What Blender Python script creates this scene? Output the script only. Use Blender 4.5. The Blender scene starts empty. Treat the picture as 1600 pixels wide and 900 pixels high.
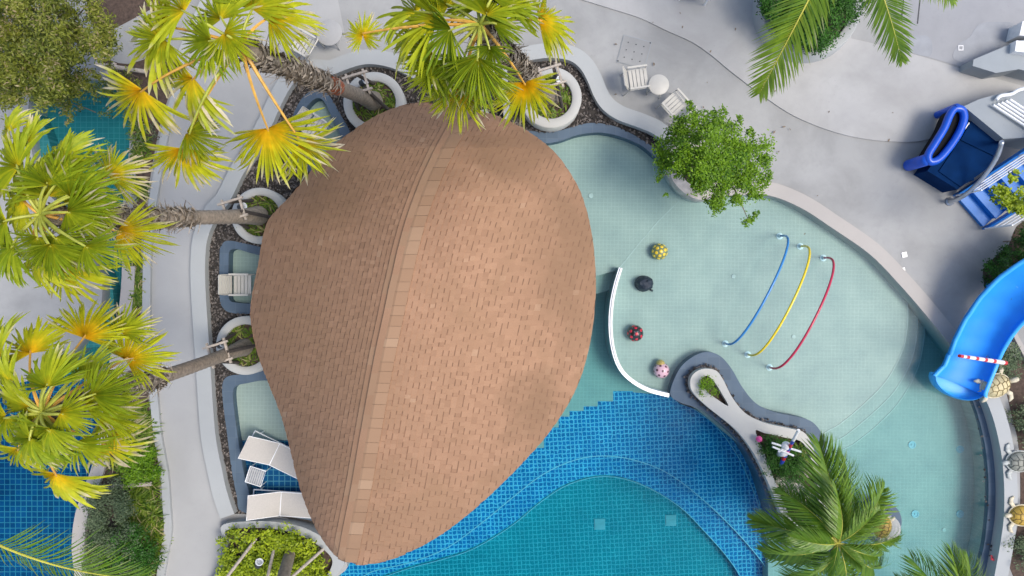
import bpy, math, random
import numpy as np
from mathutils import Vector, Matrix
from mathutils.geometry import tessellate_polygon
random.seed(7); rng = np.random.default_rng(7)
R = math.radians; PI = math.pi
SC = bpy.context.scene; COL = SC.collection

# ---------------------------------------------------------------- camera, sky, sun, exposure
H = 18.0                                  # drone height above the deck; 60 photo pixels per metre at deck level
cam = bpy.data.objects.new('camera', bpy.data.cameras.new('camera'))
COL.objects.link(cam); SC.camera = cam
cam.location = (0, 0, H); cam.data.sensor_width = 36
cam.data.lens = 36 * H / (1600 / 60); cam.data.clip_end = 500
SUN_EL, SUN_AZ = R(62), R(-13)
sd = Vector((math.cos(SUN_EL) * math.cos(SUN_AZ), math.cos(SUN_EL) * math.sin(SUN_AZ), math.sin(SUN_EL)))
W = bpy.data.worlds.new('World'); SC.world = W; W.use_nodes = True
wn = W.node_tree; bg = wn.nodes['Background']
sky = wn.nodes.new('ShaderNodeTexSky'); sky.sky_type = 'NISHITA'; sky.sun_disc = False
sky.sun_elevation = SUN_EL; sky.sun_rotation = PI / 2 - SUN_AZ
sky.air_density = 1.0; sky.dust_density = 3.0; sky.ozone_density = 1.0
wn.links.new(sky.outputs[0], bg.inputs[0]); bg.inputs[1].default_value = 0.15
sl = bpy.data.lights.new('sun', 'SUN'); sl.energy = 1.5; sl.angle = R(22); sl.color = (1, .95, .86)
so = bpy.data.objects.new('sun', sl); COL.objects.link(so); so.rotation_euler = sd.to_track_quat('Z', 'Y').to_euler()
so.location = sd * 40
SC.view_settings.view_transform = 'Standard'; SC.view_settings.look = 'None'
SC.view_settings.gamma = 1; SC.view_settings.exposure = 0.64
SC.cycles.transparent_max_bounces = 16; SC.cycles.max_bounces = 8; SC.cycles.use_denoising = True

# ---------------------------------------------------------------- helpers
def P(px, py, z=0.0):
    k = (H - z) / H / 60
    return Vector(((px - 800) * k, (450 - py) * k, z))
def ppm(z): return 60 * H / (H - z)

def spline(pts, closed=True, n=5):
    p = [Vector((a[0], a[1])) for a in pts]; N = len(p); out = []
    for i in range(N if closed else N - 1):
        g = lambda j: p[j % N] if closed else p[max(0, min(N - 1, j))]
        a, b, c, d = g(i - 1), g(i), g(i + 1), g(i + 2)
        for s in range(n):
            t = s / n
            out.append(.5 * ((2 * b) + (c - a) * t + (2 * a - 5 * b + 4 * c - d) * t * t + (3 * b - a - 3 * c + d) * t ** 3))
    if not closed: out.append(p[-1])
    return [(v.x, v.y) for v in out]
def circle(cx, cy, r, n=40, ry=None, a0=0):
    return [(cx + r * math.cos(a0 + 2 * PI * i / n), cy + (ry or r) * math.sin(a0 + 2 * PI * i / n)) for i in range(n)]
def offset(path, d, closed=False):
    o = []; N = len(path)
    for i in range(N):
        a = Vector(path[(i - 1) % N] if closed else path[max(i - 1, 0)]); b = Vector(path[(i + 1) % N] if closed else path[min(i + 1, N - 1)])
        t = (b - a); t = t.normalized() if t.length > 1e-6 else Vector((1, 0))
        dd = d[i] if isinstance(d, list) else d
        o.append((path[i][0] + t.y * dd, path[i][1] - t.x * dd))
    return o
def inside(poly, x, y):
    x = np.asarray(x, float); y = np.asarray(y, float); r = np.zeros(x.shape, bool); n = len(poly); j = n - 1
    for i in range(n):
        xi, yi = poly[i]; xj, yj = poly[j]
        if yi != yj:
            r ^= ((yi > y) != (yj > y)) & (x < (xj - xi) * (y - yi) / (yj - yi) + xi)
        j = i
    return r

class MB:
    def __init__(s): s.v = []; s.f = []; s.mi = []; s.t = []; s.r = []; s.hasr = False
    def add(s, vs, fs, mi=0, tint=None, rad=None):
        o = len(s.v); s.v += [tuple(v) for v in vs]
        tt = random.random() if tint is None else tint
        for f in fs: s.f.append(tuple(i + o for i in f)); s.mi.append(mi); s.t.append(tt)
        if rad is not None: s.hasr = True
        s.r += list(rad) if rad is not None else [0.0] * len(vs)
        return s
    def box(s, c, d, rot=None, mi=0, tint=None, taper=1.0):
        c = Vector(c); M = rot.to_3x3() if isinstance(rot, Matrix) else (Matrix.Rotation(rot, 3, 'Z') if rot else Matrix.Identity(3))
        vs = []
        for z in (-.5, .5):
            k = 1 if z < 0 else taper
            for x, y in ((-.5, -.5), (.5, -.5), (.5, .5), (-.5, .5)):
                vs.append(c + M @ Vector((x * d[0] * k, y * d[1] * k, z * d[2])))
        return s.add(vs, [(3, 2, 1, 0), (4, 5, 6, 7), (0, 1, 5, 4), (1, 2, 6, 5), (2, 3, 7, 6), (3, 0, 4, 7)], mi, tint)
    def tube(s, pts, rad, n=8, mi=0, cap=True, tint=None):
        pts = [Vector(p) for p in pts]; N = len(pts); vs = []; up = Vector((0, 0, 1)); last = None
        for i, p in enumerate(pts):
            t = (pts[min(i + 1, N - 1)] - pts[max(i - 1, 0)]).normalized()
            if last is None:
                a = t.cross(up) if abs(t.z) < .95 else t.cross(Vector((1, 0, 0)))
            else: a = last - t * last.dot(t)
            a.normalize(); last = a; b = t.cross(a)
            r = rad[i] if isinstance(rad, (list, tuple)) else rad
            for k in range(n):
                q = 2 * PI * k / n; vs.append(p + a * math.cos(q) * r + b * math.sin(q) * r)
        fs = [(i * n + k, i * n + (k + 1) % n, (i + 1) * n + (k + 1) % n, (i + 1) * n + k) for i in range(N - 1) for k in range(n)]
        if cap: fs += [tuple(range(n - 1, -1, -1)), tuple(range((N - 1) * n, N * n))]
        return s.add(vs, fs, mi, tint)
    def lathe(s, prof, n=24, c=(0, 0, 0), mi=0, M=None, sx=1, sy=1, tint=None):
        vs = []; c = Vector(c)
        for r, z in prof:
            for k in range(n):
                q = 2 * PI * k / n; v = Vector((r * math.cos(q) * sx, r * math.sin(q) * sy, z)); vs.append(c + (M @ v if M else v))
        fs = [(i * n + k, i * n + (k + 1) % n, (i + 1) * n + (k + 1) % n, (i + 1) * n + k) for i in range(len(prof) - 1) for k in range(n)]
        if prof[0][0] > 1e-4: fs.append(tuple(range(n - 1, -1, -1)))
        if prof[-1][0] > 1e-4: fs.append(tuple(range((len(prof) - 1) * n, len(prof) * n)))
        return s.add(vs, fs, mi, tint)
    def slab(s, outer, zt, zb, holes=(), mi=0, tint=None, pz=None):
        """outer/holes in photo pixels at height zt (or callable heights)"""
        loops = [[P(x, y, zt if pz is None else pz) for x, y in outer]] + [[P(x, y, zt if pz is None else pz) for x, y in h] for h in holes]
        for l in loops:
            for v in l: v.z = zt
        tri = tessellate_polygon([[Vector((v.x, v.y, 0)) for v in l] for l in loops])
        vs = [v for l in loops for v in l]; N = len(vs); fs = []
        for t in tri:
            a, b, c = [vs[i] for i in t]
            cr = (b.x - a.x) * (c.y - a.y) - (b.y - a.y) * (c.x - a.x)
            if abs(cr) < 1e-10: continue
            fs.append(tuple(t) if cr > 0 else tuple(reversed(t)))
        vb = [Vector((v.x, v.y, zb)) for v in vs]; o = 0
        for li, l in enumerate(loops):
            n = len(l); ar = sum(l[i].x * l[(i + 1) % n].y - l[(i + 1) % n].x * l[i].y for i in range(n))
            flip = (ar > 0) == (li == 0)
            for i in range(n):
                a, b = o + i, o + (i + 1) % n
                fs.append((a, a + N, b + N, b) if flip else (b, b + N, a + N, a))
            o += n
        return s.add(vs + vb, fs, mi, tint)
    def build(s, name, mats, parent=None, local=False, smooth=False, auto=None):
        me = bpy.data.meshes.new(name)
        off = Vector((0, 0, 0)) if (parent is None or local) else wloc(parent)
        vs = np.array(s.v, dtype=float).reshape(-1, 3) - np.array(off)
        me.from_pydata(vs.tolist(), [], s.f)
        for m in (mats if isinstance(mats, (list, tuple)) else [mats]): me.materials.append(m)
        me.polygons.foreach_set('material_index', s.mi)
        me.attributes.new('tint', 'FLOAT', 'FACE').data.foreach_set('value', s.t)
        if s.hasr: me.attributes.new('rad', 'FLOAT', 'POINT').data.foreach_set('value', s.r)
        if smooth: me.polygons.foreach_set('use_smooth', [True] * len(s.f))
        if auto is not None:
            me.polygons.foreach_set('use_smooth', [True] * len(s.f)); me.set_sharp_from_angle(angle=R(auto))
        me.update()
        return link(name, me, parent)
def wloc(o):
    v = Vector((0, 0, 0))
    while o is not None: v += o.location; o = o.parent
    return v
def link(name, me, parent=None):
    o = bpy.data.objects.new(name, me); COL.objects.link(o); o.parent = parent; return o
def thing(name, label, cat, loc=(0, 0, 0), rz=0, group=None):
    o = bpy.data.objects.new(name, None); COL.objects.link(o); o.location = loc; o.rotation_euler = (0, 0, rz)
    o.empty_display_size = .1
    return tag(o, label, cat, group)
def tag(o, label, cat, group=None, kind=None):
    o['label'] = label; o['category'] = cat
    if group: o['group'] = group
    if kind: o['kind'] = kind
    return o
def struct(o): o['kind'] = 'structure'; return o
def stuff(o, label=None, cat=None):
    o['kind'] = 'stuff'
    if label: o['label'] = label; o['category'] = cat
    return o
def dup(root, loc, rz, label, scale=None):
    def cp(o, par):
        c = o.copy(); COL.objects.link(c); c.parent = par
        for ch in list(o.children): cp(ch, c)
        return c
    r = cp(root, None); r.location = loc; r.rotation_euler = (0, 0, rz); r['label'] = label
    if scale: r.scale = (scale,) * 3
    return r

# ---------------------------------------------------------------- materials
class NT:
    def __init__(s, name):
        s.m = bpy.data.materials.new(name); s.m.use_nodes = True; s.t = s.m.node_tree; s.n = s.t.nodes
        s.b = s.n['Principled BSDF']; s.out = s.n['Material Output']
    def new(s, k, **kw):
        x = s.n.new(k)
        for a, v in kw.items():
            if a.startswith('i_'): x.inputs[a[2:].replace('_', ' ')].default_value = v
            else: setattr(x, a, v)
        return x
    def l(s, a, b): s.t.links.new(a, b)
    def noise(s, scale, detail=3, rough=.55, vec=None, dist=0):
        x = s.new('ShaderNodeTexNoise'); x.inputs['Scale'].default_value = scale; x.inputs['Detail'].default_value = detail
        x.inputs['Roughness'].default_value = rough; x.inputs['Distortion'].default_value = dist
        s.l(vec if vec is not None else s.coord(), x.inputs['Vector']); return x
    def coord(s):
        if not hasattr(s, '_c'): s._c = s.new('ShaderNodeTexCoord').outputs['Object']
        return s._c
    def pos(s):
        if not hasattr(s, '_p'): s._p = s.new('ShaderNodeNewGeometry').outputs['Position']
        return s._p
    def ramp(s, fac, stops):
        x = s.new('ShaderNodeValToRGB'); e = x.color_ramp.elements
        while len(e) < len(stops): e.new(.5)
        for i, (p, c) in enumerate(stops): e[i].position = p; e[i].color = (*c, 1) if len(c) == 3 else c
        s.l(fac, x.inputs[0]); return x.outputs[0]
    def mix(s, fac, a, b, mode='MIX'):
        x = s.new('ShaderNodeMix', data_type='RGBA', blend_type=mode)
        for sock, v in ((x.inputs[0], fac), (x.inputs[6], a), (x.inputs[7], b)):
            if hasattr(v, 'is_output'): s.l(v, sock)
            elif isinstance(v, (int, float)): sock.default_value = v
            else: sock.default_value = (*v, 1)
        return x.outputs[2]
    def math(s, op, a, b=0, clamp=False):
        x = s.new('ShaderNodeMath', operation=op, use_clamp=clamp)
        for sock, v in ((x.inputs[0], a), (x.inputs[1], b)):
            if hasattr(v, 'is_output'): s.l(v, sock)
            else: sock.default_value = v
        return x.outputs[0]
    def attr(s, name): return s.new('ShaderNodeAttribute', attribute_name=name).outputs['Fac']
    def bump(s, h, strength=.3, dist=.02):
        x = s.new('ShaderNodeBump'); x.inputs['Strength'].default_value = strength; x.inputs['Distance'].default_value = dist
        s.l(h, x.inputs['Height']); s.l(x.outputs[0], s.b.inputs['Normal']); return x
    def base(s, c):
        if hasattr(c, 'is_output'): s.l(c, s.b.inputs['Base Color'])
        else: s.b.inputs['Base Color'].default_value = (*c, 1)
    def set(s, **kw):
        for a, v in kw.items(): s.b.inputs[a.replace('_', ' ')].default_value = v

def mat_plain(name, c, rough=.5, var=.15, scale=6, bump=.0, bscale=40, metal=0, tintvar=0, coat=0):
    t = NT(name); n = t.noise(scale, 4)
    col = t.ramp(n.outputs[0], [(.3, tuple(x * (1 - var) for x in c)), (.7, tuple(min(1, x * (1 + var)) for x in c))])
    if tintvar:
        f = t.attr('tint'); k = t.ramp(f, [(0, (1 - tintvar,) * 3), (1, (1, 1, 1))]); col = t.mix(1.0, col, k, 'MULTIPLY')
    t.base(col); t.set(Roughness=rough, Metallic=metal, Coat_Weight=coat)
    if bump: t.bump(t.noise(bscale, 4).outputs[0], bump, .01)
    return t.m

def mat_concrete(name, c, var=.1, stain=(.36, .36, .36), stains=.35, warm=None):
    t = NT(name); a = t.noise(.55, 6, .6, dist=.3); b = t.noise(3.5, 5, .65); d = t.noise(60, 2)
    col = t.ramp(a.outputs[0], [(.32, tuple(x * (1 - var) for x in c)), (.5, c), (.68, tuple(min(1, x * (1 + var * .7)) for x in c))])
    col = t.mix(t.ramp(b.outputs[0], [(.52, (0, 0, 0)), (.75, (stains,) * 3)]), col, tuple(x * .84 for x in c))
    s2 = t.noise(.55, 5, .7, dist=1.6)
    col = t.mix(t.ramp(s2.outputs[0], [(.6, (0, 0, 0)), (.72, (stains * .8,) * 3)]), col, stain)
    big_ = t.noise(.16, 3, .6); col = t.mix(1.0, col, t.ramp(big_.outputs[0], [(.3, (.86, .87, .89)), (.7, (1.08, 1.07, 1.05))]), 'MULTIPLY')
    sp = t.noise(22, 2, .5); col = t.mix(t.ramp(sp.outputs[0], [(.70, (0, 0, 0)), (.74, (.35,) * 3)]), col, tuple(x * .6 for x in c))
    if warm: col = t.mix(t.ramp(t.noise(.35, 3).outputs[0], [(.45, (0, 0, 0)), (.65, (.6,) * 3)]), col, warm)
    t.base(col); t.set(Roughness=.8); t.bump(d.outputs[0], .15, .004); return t.m

def mat_tile(name, tile, grout, size, var=.2, warp=.03, gfade=.6, rot=0.0, rough=.3, gap=.012):
    t = NT(name)
    w = t.noise(9, 2, .5, vec=t.pos()); wv = t.new('ShaderNodeVectorMath', operation='SUBTRACT'); t.l(w.outputs['Color'], wv.inputs[0]); wv.inputs[1].default_value = (.5, .5, .5)
    ws = t.new('ShaderNodeVectorMath', operation='SCALE'); t.l(wv.outputs[0], ws.inputs[0]); ws.inputs['Scale'].default_value = warp
    ad = t.new('ShaderNodeVectorMath', operation='ADD'); t.l(t.pos(), ad.inputs[0]); t.l(ws.outputs[0], ad.inputs[1])
    mp = t.new('ShaderNodeMapping'); mp.inputs['Rotation'].default_value = (0, 0, rot); t.l(ad.outputs[0], mp.inputs['Vector'])
    b = t.new('ShaderNodeTexBrick'); b.offset = 0; b.squash = 1
    for k, v in (('Scale', 1), ('Mortar Size', gap), ('Mortar Smooth', .3), ('Bias', 0), ('Brick Width', size), ('Row Height', size)): b.inputs[k].default_value = v
    b.inputs['Color1'].default_value = (*[x * (1 - var) for x in tile], 1); b.inputs['Color2'].default_value = (*[min(1, x * (1 + var)) for x in tile], 1)
    b.inputs['Mortar'].default_value = (*grout, 1); t.l(mp.outputs[0], b.inputs['Vector'])
    big = t.noise(1.1, 4, .6, vec=t.pos())
    f = t.ramp(t.noise(2.2, 3, .7, vec=t.pos()).outputs[0], [(.3, (1 - gfade,) * 3), (.7, (1, 1, 1))])
    gl = t.mix(t.math('MULTIPLY', b.outputs['Fac'], f), tile, grout)
    col = t.mix(.5, b.outputs['Color'], gl)
    col = t.mix(1.0, col, t.ramp(big.outputs[0], [(.3, (.86, .88, .9)), (.7, (1.08, 1.06, 1.04))]), 'MULTIPLY')
    t.base(col); t.set(Roughness=.85 if rough < .34 else .5, Specular_IOR_Level=.1); return t.m

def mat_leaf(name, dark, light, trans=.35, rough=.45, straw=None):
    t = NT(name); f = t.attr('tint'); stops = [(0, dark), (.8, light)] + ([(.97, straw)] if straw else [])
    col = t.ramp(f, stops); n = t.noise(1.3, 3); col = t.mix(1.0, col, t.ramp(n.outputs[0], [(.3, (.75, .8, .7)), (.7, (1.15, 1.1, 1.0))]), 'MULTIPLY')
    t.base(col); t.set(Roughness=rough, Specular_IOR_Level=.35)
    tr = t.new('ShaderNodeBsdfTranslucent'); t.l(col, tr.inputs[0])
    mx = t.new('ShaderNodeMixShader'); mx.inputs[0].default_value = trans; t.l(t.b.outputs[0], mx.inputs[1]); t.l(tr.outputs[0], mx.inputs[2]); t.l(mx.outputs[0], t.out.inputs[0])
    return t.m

def mat_frond(name, green=(.19, .33, .02), lime=(.60, .63, .03), yellow=(.90, .68, .025), straw=(.78, .70, .56), trans=.4):
    """object colour: r = how yellow the frond is, g = how bleached the tips are"""
    t = NT(name); rad = t.attr('rad'); seg = t.attr('tint'); oi = t.new('ShaderNodeObjectInfo'); sp = t.new('ShaderNodeSeparateColor'); t.l(oi.outputs['Color'], sp.inputs[0])
    base = t.mix(t.math('MULTIPLY', t.math('ADD', sp.outputs[0], t.math('MULTIPLY', seg, .5)), 1.0, True), green, lime)
    y = t.math('MULTIPLY', t.math('SUBTRACT', t.math('ADD', t.math('MULTIPLY', sp.outputs[0], .62), t.math('MULTIPLY', seg, .22)), t.math('MULTIPLY', rad, 1.25)), 1.9, True)
    col = t.mix(y, base, yellow)
    nz = t.noise(5, 3, .6)
    tp = t.math('SUBTRACT', t.math('ADD', rad, t.math('MULTIPLY', t.math('POWER', seg, 2.0), .55)), t.math('SUBTRACT', 1.35, t.math('MULTIPLY', sp.outputs[1], .7)))
    col = t.mix(t.math('MULTIPLY', tp, 4, True), col, straw)
    col = t.mix(1.0, col, t.ramp(nz.outputs[0], [(.3, (.8, .82, .75)), (.7, (1.12, 1.1, 1.05))]), 'MULTIPLY')
    t.base(col); t.set(Roughness=.38, Specular_IOR_Level=.45)
    tr = t.new('ShaderNodeBsdfTranslucent'); t.l(col, tr.inputs[0])
    mx = t.new('ShaderNodeMixShader'); mx.inputs[0].default_value = trans; t.l(t.b.outputs[0], mx.inputs[1]); t.l(tr.outputs[0], mx.inputs[2]); t.l(mx.outputs[0], t.out.inputs[0])
    return t.m

def mat_water():
    t = NT('water'); t.n.remove(t.b)
    n1 = t.noise(1.6, 3, .5, vec=t.pos()); n2 = t.noise(7, 2, .5, vec=t.pos())
    h = t.math('ADD', n1.outputs[0], t.math('MULTIPLY', n2.outputs[0], .25))
    bp = t.new('ShaderNodeBump'); bp.inputs['Strength'].default_value = .25; bp.inputs['Distance'].default_value = .05; t.l(h, bp.inputs['Height'])
    g = t.new('ShaderNodeBsdfGlossy'); g.inputs['Roughness'].default_value = .22; t.l(bp.outputs[0], g.inputs['Normal'])
    fr = t.new('ShaderNodeFresnel'); fr.inputs[0].default_value = 1.14; t.l(bp.outputs[0], fr.inputs['Normal'])
    tr = t.new('ShaderNodeBsdfTransparent'); tr.inputs[0].default_value = (.97, .985, .98, 1)
    mx = t.new('ShaderNodeMixShader'); bf = t.new('ShaderNodeNewGeometry').outputs['Backfacing']; t.l(t.math('MULTIPLY', fr.outputs[0], t.math('SUBTRACT', 1.0, bf)), mx.inputs[0]); t.l(tr.outputs[0], mx.inputs[1]); t.l(g.outputs[0], mx.inputs[2]); t.l(mx.outputs[0], t.out.inputs['Surface'])
    va = t.new('ShaderNodeVolumeAbsorption'); va.inputs['Color'].default_value = (.36, .84, .88, 1); va.inputs['Density'].default_value = 1.0
    t.l(va.outputs[0], t.out.inputs['Volume']); return t.m

M = {}
M['deck'] = mat_concrete('deck', (.31, .312, .308), .2, stains=.5)
M['plaza'] = mat_concrete('plaza', (.385, .382, .375), .16, stains=.4)
M['walk'] = mat_concrete('walk', (.37, .37, .365), .07, stains=.2)
M['render'] = mat_concrete('white_render', (.375, .39, .39), .05, stains=.14)
M['cream'] = mat_concrete('cream_curb', (.40, .375, .35), .06, stains=.2)
M['planter'] = mat_concrete('planter', (.45, .45, .425), .05, stains=.15)
M['grey'] = mat_concrete('grey_wall', (.30, .33, .35), .08, stains=.3)
M['wet'] = mat_concrete('wet_concrete', (.30, .305, .32), .1, stain=(.25, .26, .28), stains=.5)
M['slate'] = mat_tile('slate', (.095, .135, .185), (.12, .16, .2), .3, .2, .0, .6, rough=.35, gap=.006)
M['pale'] = mat_tile('pale_tile', (.375, .39, .355), (.43, .445, .41), .1, .025, .03, .85, rot=.015, gap=.010)
M['blue'] = mat_tile('blue_tile', (.004, .145, .37), (.13, .47, .67), .115, .24, .085, .6, rot=-.05, gap=.017)
M['bluebig'] = mat_tile('blue_tile_large', (.008, .075, .20), (.09, .26, .36), .15, .35, .012, .3, gap=.012)
M['teal'] = mat_tile('teal_tile', (.008, .225, .29), (.07, .42, .50), .12, .08, .085, .5, rot=-.05, gap=.014)
M['tealdark'] = mat_tile('teal_dark_tile', (.05, .22, .23), (.10, .30, .31), .15, .1, .01, .8, gap=.01)
M['jointpale'] = mat_plain('joint_pale', (.44, .46, .43), .6, .1)
M['nosing'] = mat_plain('nosing', (.26, .52, .62), .4, .1)
M['soil'] = mat_plain('soil', (.075, .05, .038), .95, .4, 12, .8, 60)
M['bedsoil'] = mat_plain('bed_soil', (.035, .03, .027), .95, .4, 20, .8, 60)
M['pebble'] = mat_plain('pebble', (.19, .165, .15), .6, .3, 3, .3, 40, tintvar=.9)
M['trunk'] = mat_plain('palm_trunk', (.34, .285, .225), .9, .3, 14, .8, 45, tintvar=.35)
M['boot'] = mat_plain('palm_boot', (.46, .39, .31), .9, .3, 9, .4, 60, tintvar=.6)
M['bark'] = mat_plain('bark', (.20, .15, .10), .9, .3, 20, .6, 50)
M['rust'] = mat_plain('rust_bark', (.33, .10, .045), .9, .4, 14, .6, 40)
M['stake'] = mat_plain('stake', (.40, .35, .30), .85, .25, 12, .5, 60)
M['darkstake'] = mat_plain('dark_stake', (.055, .045, .04), .85, .3, 12, .5, 60)
M['petiole'] = mat_plain('petiole', (.62, .34, .06), .5, .3, 4)
M['petiolegreen'] = mat_plain('petiole_green', (.36, .38, .05), .5, .3, 4)
M['rib'] = mat_plain('frond_rib', (.45, .42, .06), .5, .25, 4)
M['frond'] = mat_frond('fan_frond')
M['feather'] = mat_frond('feather_frond', (.065, .19, .02), (.24, .36, .035), (.55, .40, .02), (.45, .42, .28), .35)
M['leafbright'] = mat_leaf('leaf_bright', (.04, .13, .006), (.20, .36, .012))
M['leafdark'] = mat_leaf('leaf_dark', (.012, .055, .008), (.055, .18, .015))
M['leafolive'] = mat_leaf('leaf_olive', (.055, .085, .012), (.27, .30, .04), straw=(.36, .29, .17))
M['leafgrey'] = mat_leaf('leaf_grey', (.05, .08, .045), (.17, .23, .13))
M['strap'] = mat_leaf('leaf_strap', (.04, .10, .012), (.20, .30, .03), straw=(.45, .4, .2))
M['lime'] = mat_leaf('leaf_lime', (.09, .16, .008), (.42, .52, .02))
M['plastic'] = mat_plain('cream_plastic', (.52, .50, .45), .45, .05)
M['whitemetal'] = mat_plain('white_metal', (.80, .81, .82), .35, .03)
M['sling'] = mat_plain('sling', (.44, .415, .385), .8, .06, 30, .2, 300)
M['slats'] = mat_plain('grey_slats', (.40, .40, .40), .6, .1)
M['steel'] = mat_plain('steel', (.45, .48, .52), .3, .1, metal=.7)
M['darkmetal'] = mat_plain('dark_metal', (.03, .033, .04), .4, .2)
M['lampglass'] = mat_plain('lamp_glass', (.75, .78, .82), .15, .05)
M['slideblue'] = mat_plain('slide_blue', (.006, .27, .80), .5, .08, 2)
M['slidelip'] = mat_plain('slide_lip', (.04, .38, .86), .45, .05, 2)
M['navy'] = mat_plain('navy', (.002, .022, .085), .85, .15, 3)
M['royal'] = mat_plain('royal_blue', (.004, .075, .50), .3, .1)
M['black'] = mat_plain('black_void', (.008, .009, .012), .6, .1)
M['stairblue'] = mat_plain('stair_blue', (.01, .17, .55), .4, .08)
for nm, c in (('p_blue', (.03, .20, .50)), ('p_yellow', (.75, .56, .02)), ('p_red', (.48, .02, .07)), ('bugolive', (.16, .20, .10)), ('bugyellow', (.72, .50, .03)),
              ('bugblack', (.018, .018, .018)), ('bugred', (.5, .01, .035)), ('buggrey', (.12, .14, .15)), ('bugpink', (.62, .40, .46)), ('bugplum', (.09, .03, .05)), ('bugochre', (.42, .31, .09)), ('bugnavy', (.012, .022, .038)),
              ('paintwhite', (.78, .78, .78)), ('paintred', (.55, .02, .03)), ('paintblue', (.02, .06, .42)), ('paintpink', (.75, .08, .30))):
    M[nm] = mat_plain(nm, c, .28, .08, 8, coat=.2)
M['bugnavy'].node_tree.nodes['Principled BSDF'].inputs['Roughness'].default_value = .7; M['bugnavy'].node_tree.nodes['Principled BSDF'].inputs['Coat Weight'].default_value = 0
M['rock'] = mat_plain('rock', (.52, .47, .42), .9, .25, 5, .8, 22)
M['tcream'] = mat_plain('turtle_cream', (.56, .47, .26), .55, .25, 9, .3, 30)
M['tgrey'] = mat_plain('turtle_grey', (.30, .30, .25), .6, .3, 9, .3, 30)
M['tgold'] = mat_plain('turtle_gold', (.52, .33, .05), .45, .25, 9, .3, 30)
M['tskin'] = mat_plain('turtle_skin', (.58, .52, .38), .6, .25, 12, .3, 40)
M['tskingrey'] = mat_plain('turtle_skin_grey', (.42, .44, .42), .6, .25, 12, .3, 40)
M['tline'] = mat_plain('turtle_line', (.16, .11, .03), .7, .2)
M['tlinegrey'] = mat_plain('turtle_line_grey', (.07, .075, .065), .7, .2)
M['flower'] = mat_plain('flower', (.70, .05, .07), .6, .2)
M['dish'] = mat_plain('fitting', (.6, .66, .68), .4, .05)
M['gratemetal'] = mat_plain('grate_metal', (.24, .40, .46), .5, .1)
M['fascia'] = mat_plain('fascia', (.20, .13, .10), .7, .15)
M['column'] = mat_plain('column', (.45, .42, .38), .8, .1)
# roof shingles: per-shingle tint, two blended browns and granules
t = NT('shingle'); f = t.attr('tint')
col = t.ramp(f, [(0, (.290, .166, .100)), (.5, (.352, .206, .125)), (.85, (.382, .226, .138)), (1, (.43, .276, .176))])
col = t.mix(t.ramp(t.noise(.42, 5, .62, dist=.6).outputs[0], [(.44, (0, 0, 0)), (.66, (.8,) * 3)]), col, (.30, .18, .105))
for cx_, cy_, cz_, sx_, sy_ in ((1.15, .5, 3.2, .95, .42), (.1, 2.9, 3.6, .7, 1.0), (.5, -2.6, 3.2, 1.1, .8), (-3.9, 2.0, 3.5, .8, .8)):      # soft roof shading painted into the shingle colour as darker patches
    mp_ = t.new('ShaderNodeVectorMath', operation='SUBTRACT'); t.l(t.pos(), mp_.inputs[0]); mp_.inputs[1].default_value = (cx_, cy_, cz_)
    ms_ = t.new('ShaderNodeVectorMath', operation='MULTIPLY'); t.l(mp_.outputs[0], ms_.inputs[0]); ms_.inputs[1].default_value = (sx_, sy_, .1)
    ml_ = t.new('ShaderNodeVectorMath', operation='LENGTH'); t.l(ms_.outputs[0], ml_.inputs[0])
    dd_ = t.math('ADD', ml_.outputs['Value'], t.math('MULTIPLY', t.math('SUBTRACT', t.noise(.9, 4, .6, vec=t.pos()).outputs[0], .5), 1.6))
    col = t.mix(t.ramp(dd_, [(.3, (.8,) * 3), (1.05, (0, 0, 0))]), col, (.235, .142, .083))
col = t.mix(t.ramp(t.noise(70, 2, .6).outputs[0], [(.35, (0, 0, 0)), (.75, (.35,) * 3)]), col, (.20, .115, .08))
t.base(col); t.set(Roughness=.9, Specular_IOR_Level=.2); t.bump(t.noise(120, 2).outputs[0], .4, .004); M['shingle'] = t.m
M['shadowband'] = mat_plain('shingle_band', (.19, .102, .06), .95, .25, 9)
t = NT('ridge_cap'); f = t.attr('tint')
t.base(t.ramp(f, [(0, (.30, .182, .11)), (.75, (.33, .205, .126)), (1, (.38, .25, .16))])); t.set(Roughness=.9, Specular_IOR_Level=.2); t.bump(t.noise(90, 3).outputs[0], .4, .004); M['cap'] = t.m
M['water'] = mat_water()
for k_ in ('black', 'navy'): M[k_].node_tree.nodes['Principled BSDF'].inputs['Specular IOR Level'].default_value = .06

# ---------------------------------------------------------------- outlines of the place (photo pixels)
WALL = spline([(366, 803), (355, 770), (347, 735), (336, 675), (328, 560), (321, 450), (321, 400), (325, 370), (340, 336), (358, 316), (380, 272), (402, 238), (425, 195), (445, 152),
               (464, 125), (490, 116), (517, 117), (545, 107), (575, 100), (612, 106), (655, 126), (705, 140), (760, 132), (800, 103), (848, 91), (885, 93), (905, 105), (918, 126), (928, 150), (942, 171),
               (965, 187), (1000, 200), (1025, 212), (1040, 232)], False, 5)
TOPEDGE = spline([(1036, 242), (1012, 224), (985, 208), (960, 197), (930, 192), (905, 195), (870, 205), (840, 206), (800, 196)], False, 4)      # pebbles meet slate
TOPWATER = spline([(1034, 255), (1018, 240), (998, 225), (965, 212), (935, 207), (902, 211), (872, 221), (840, 224), (790, 215)], False, 4)
SP1 = spline([(455, 192), (463, 168), (476, 149), (492, 140), (506, 142), (517, 153), (531, 177), (548, 208), (560, 245), (500, 275), (450, 235)])
SP1i = spline([(465, 200), (474, 175), (485, 160), (496, 153), (506, 158), (517, 180), (532, 212), (543, 243), (500, 262), (462, 232)])
SP2 = spline([(343, 402), (345, 385), (356, 376), (385, 381), (420, 390), (450, 405), (452, 485), (400, 490), (362, 489), (347, 479), (343, 460)])
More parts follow.
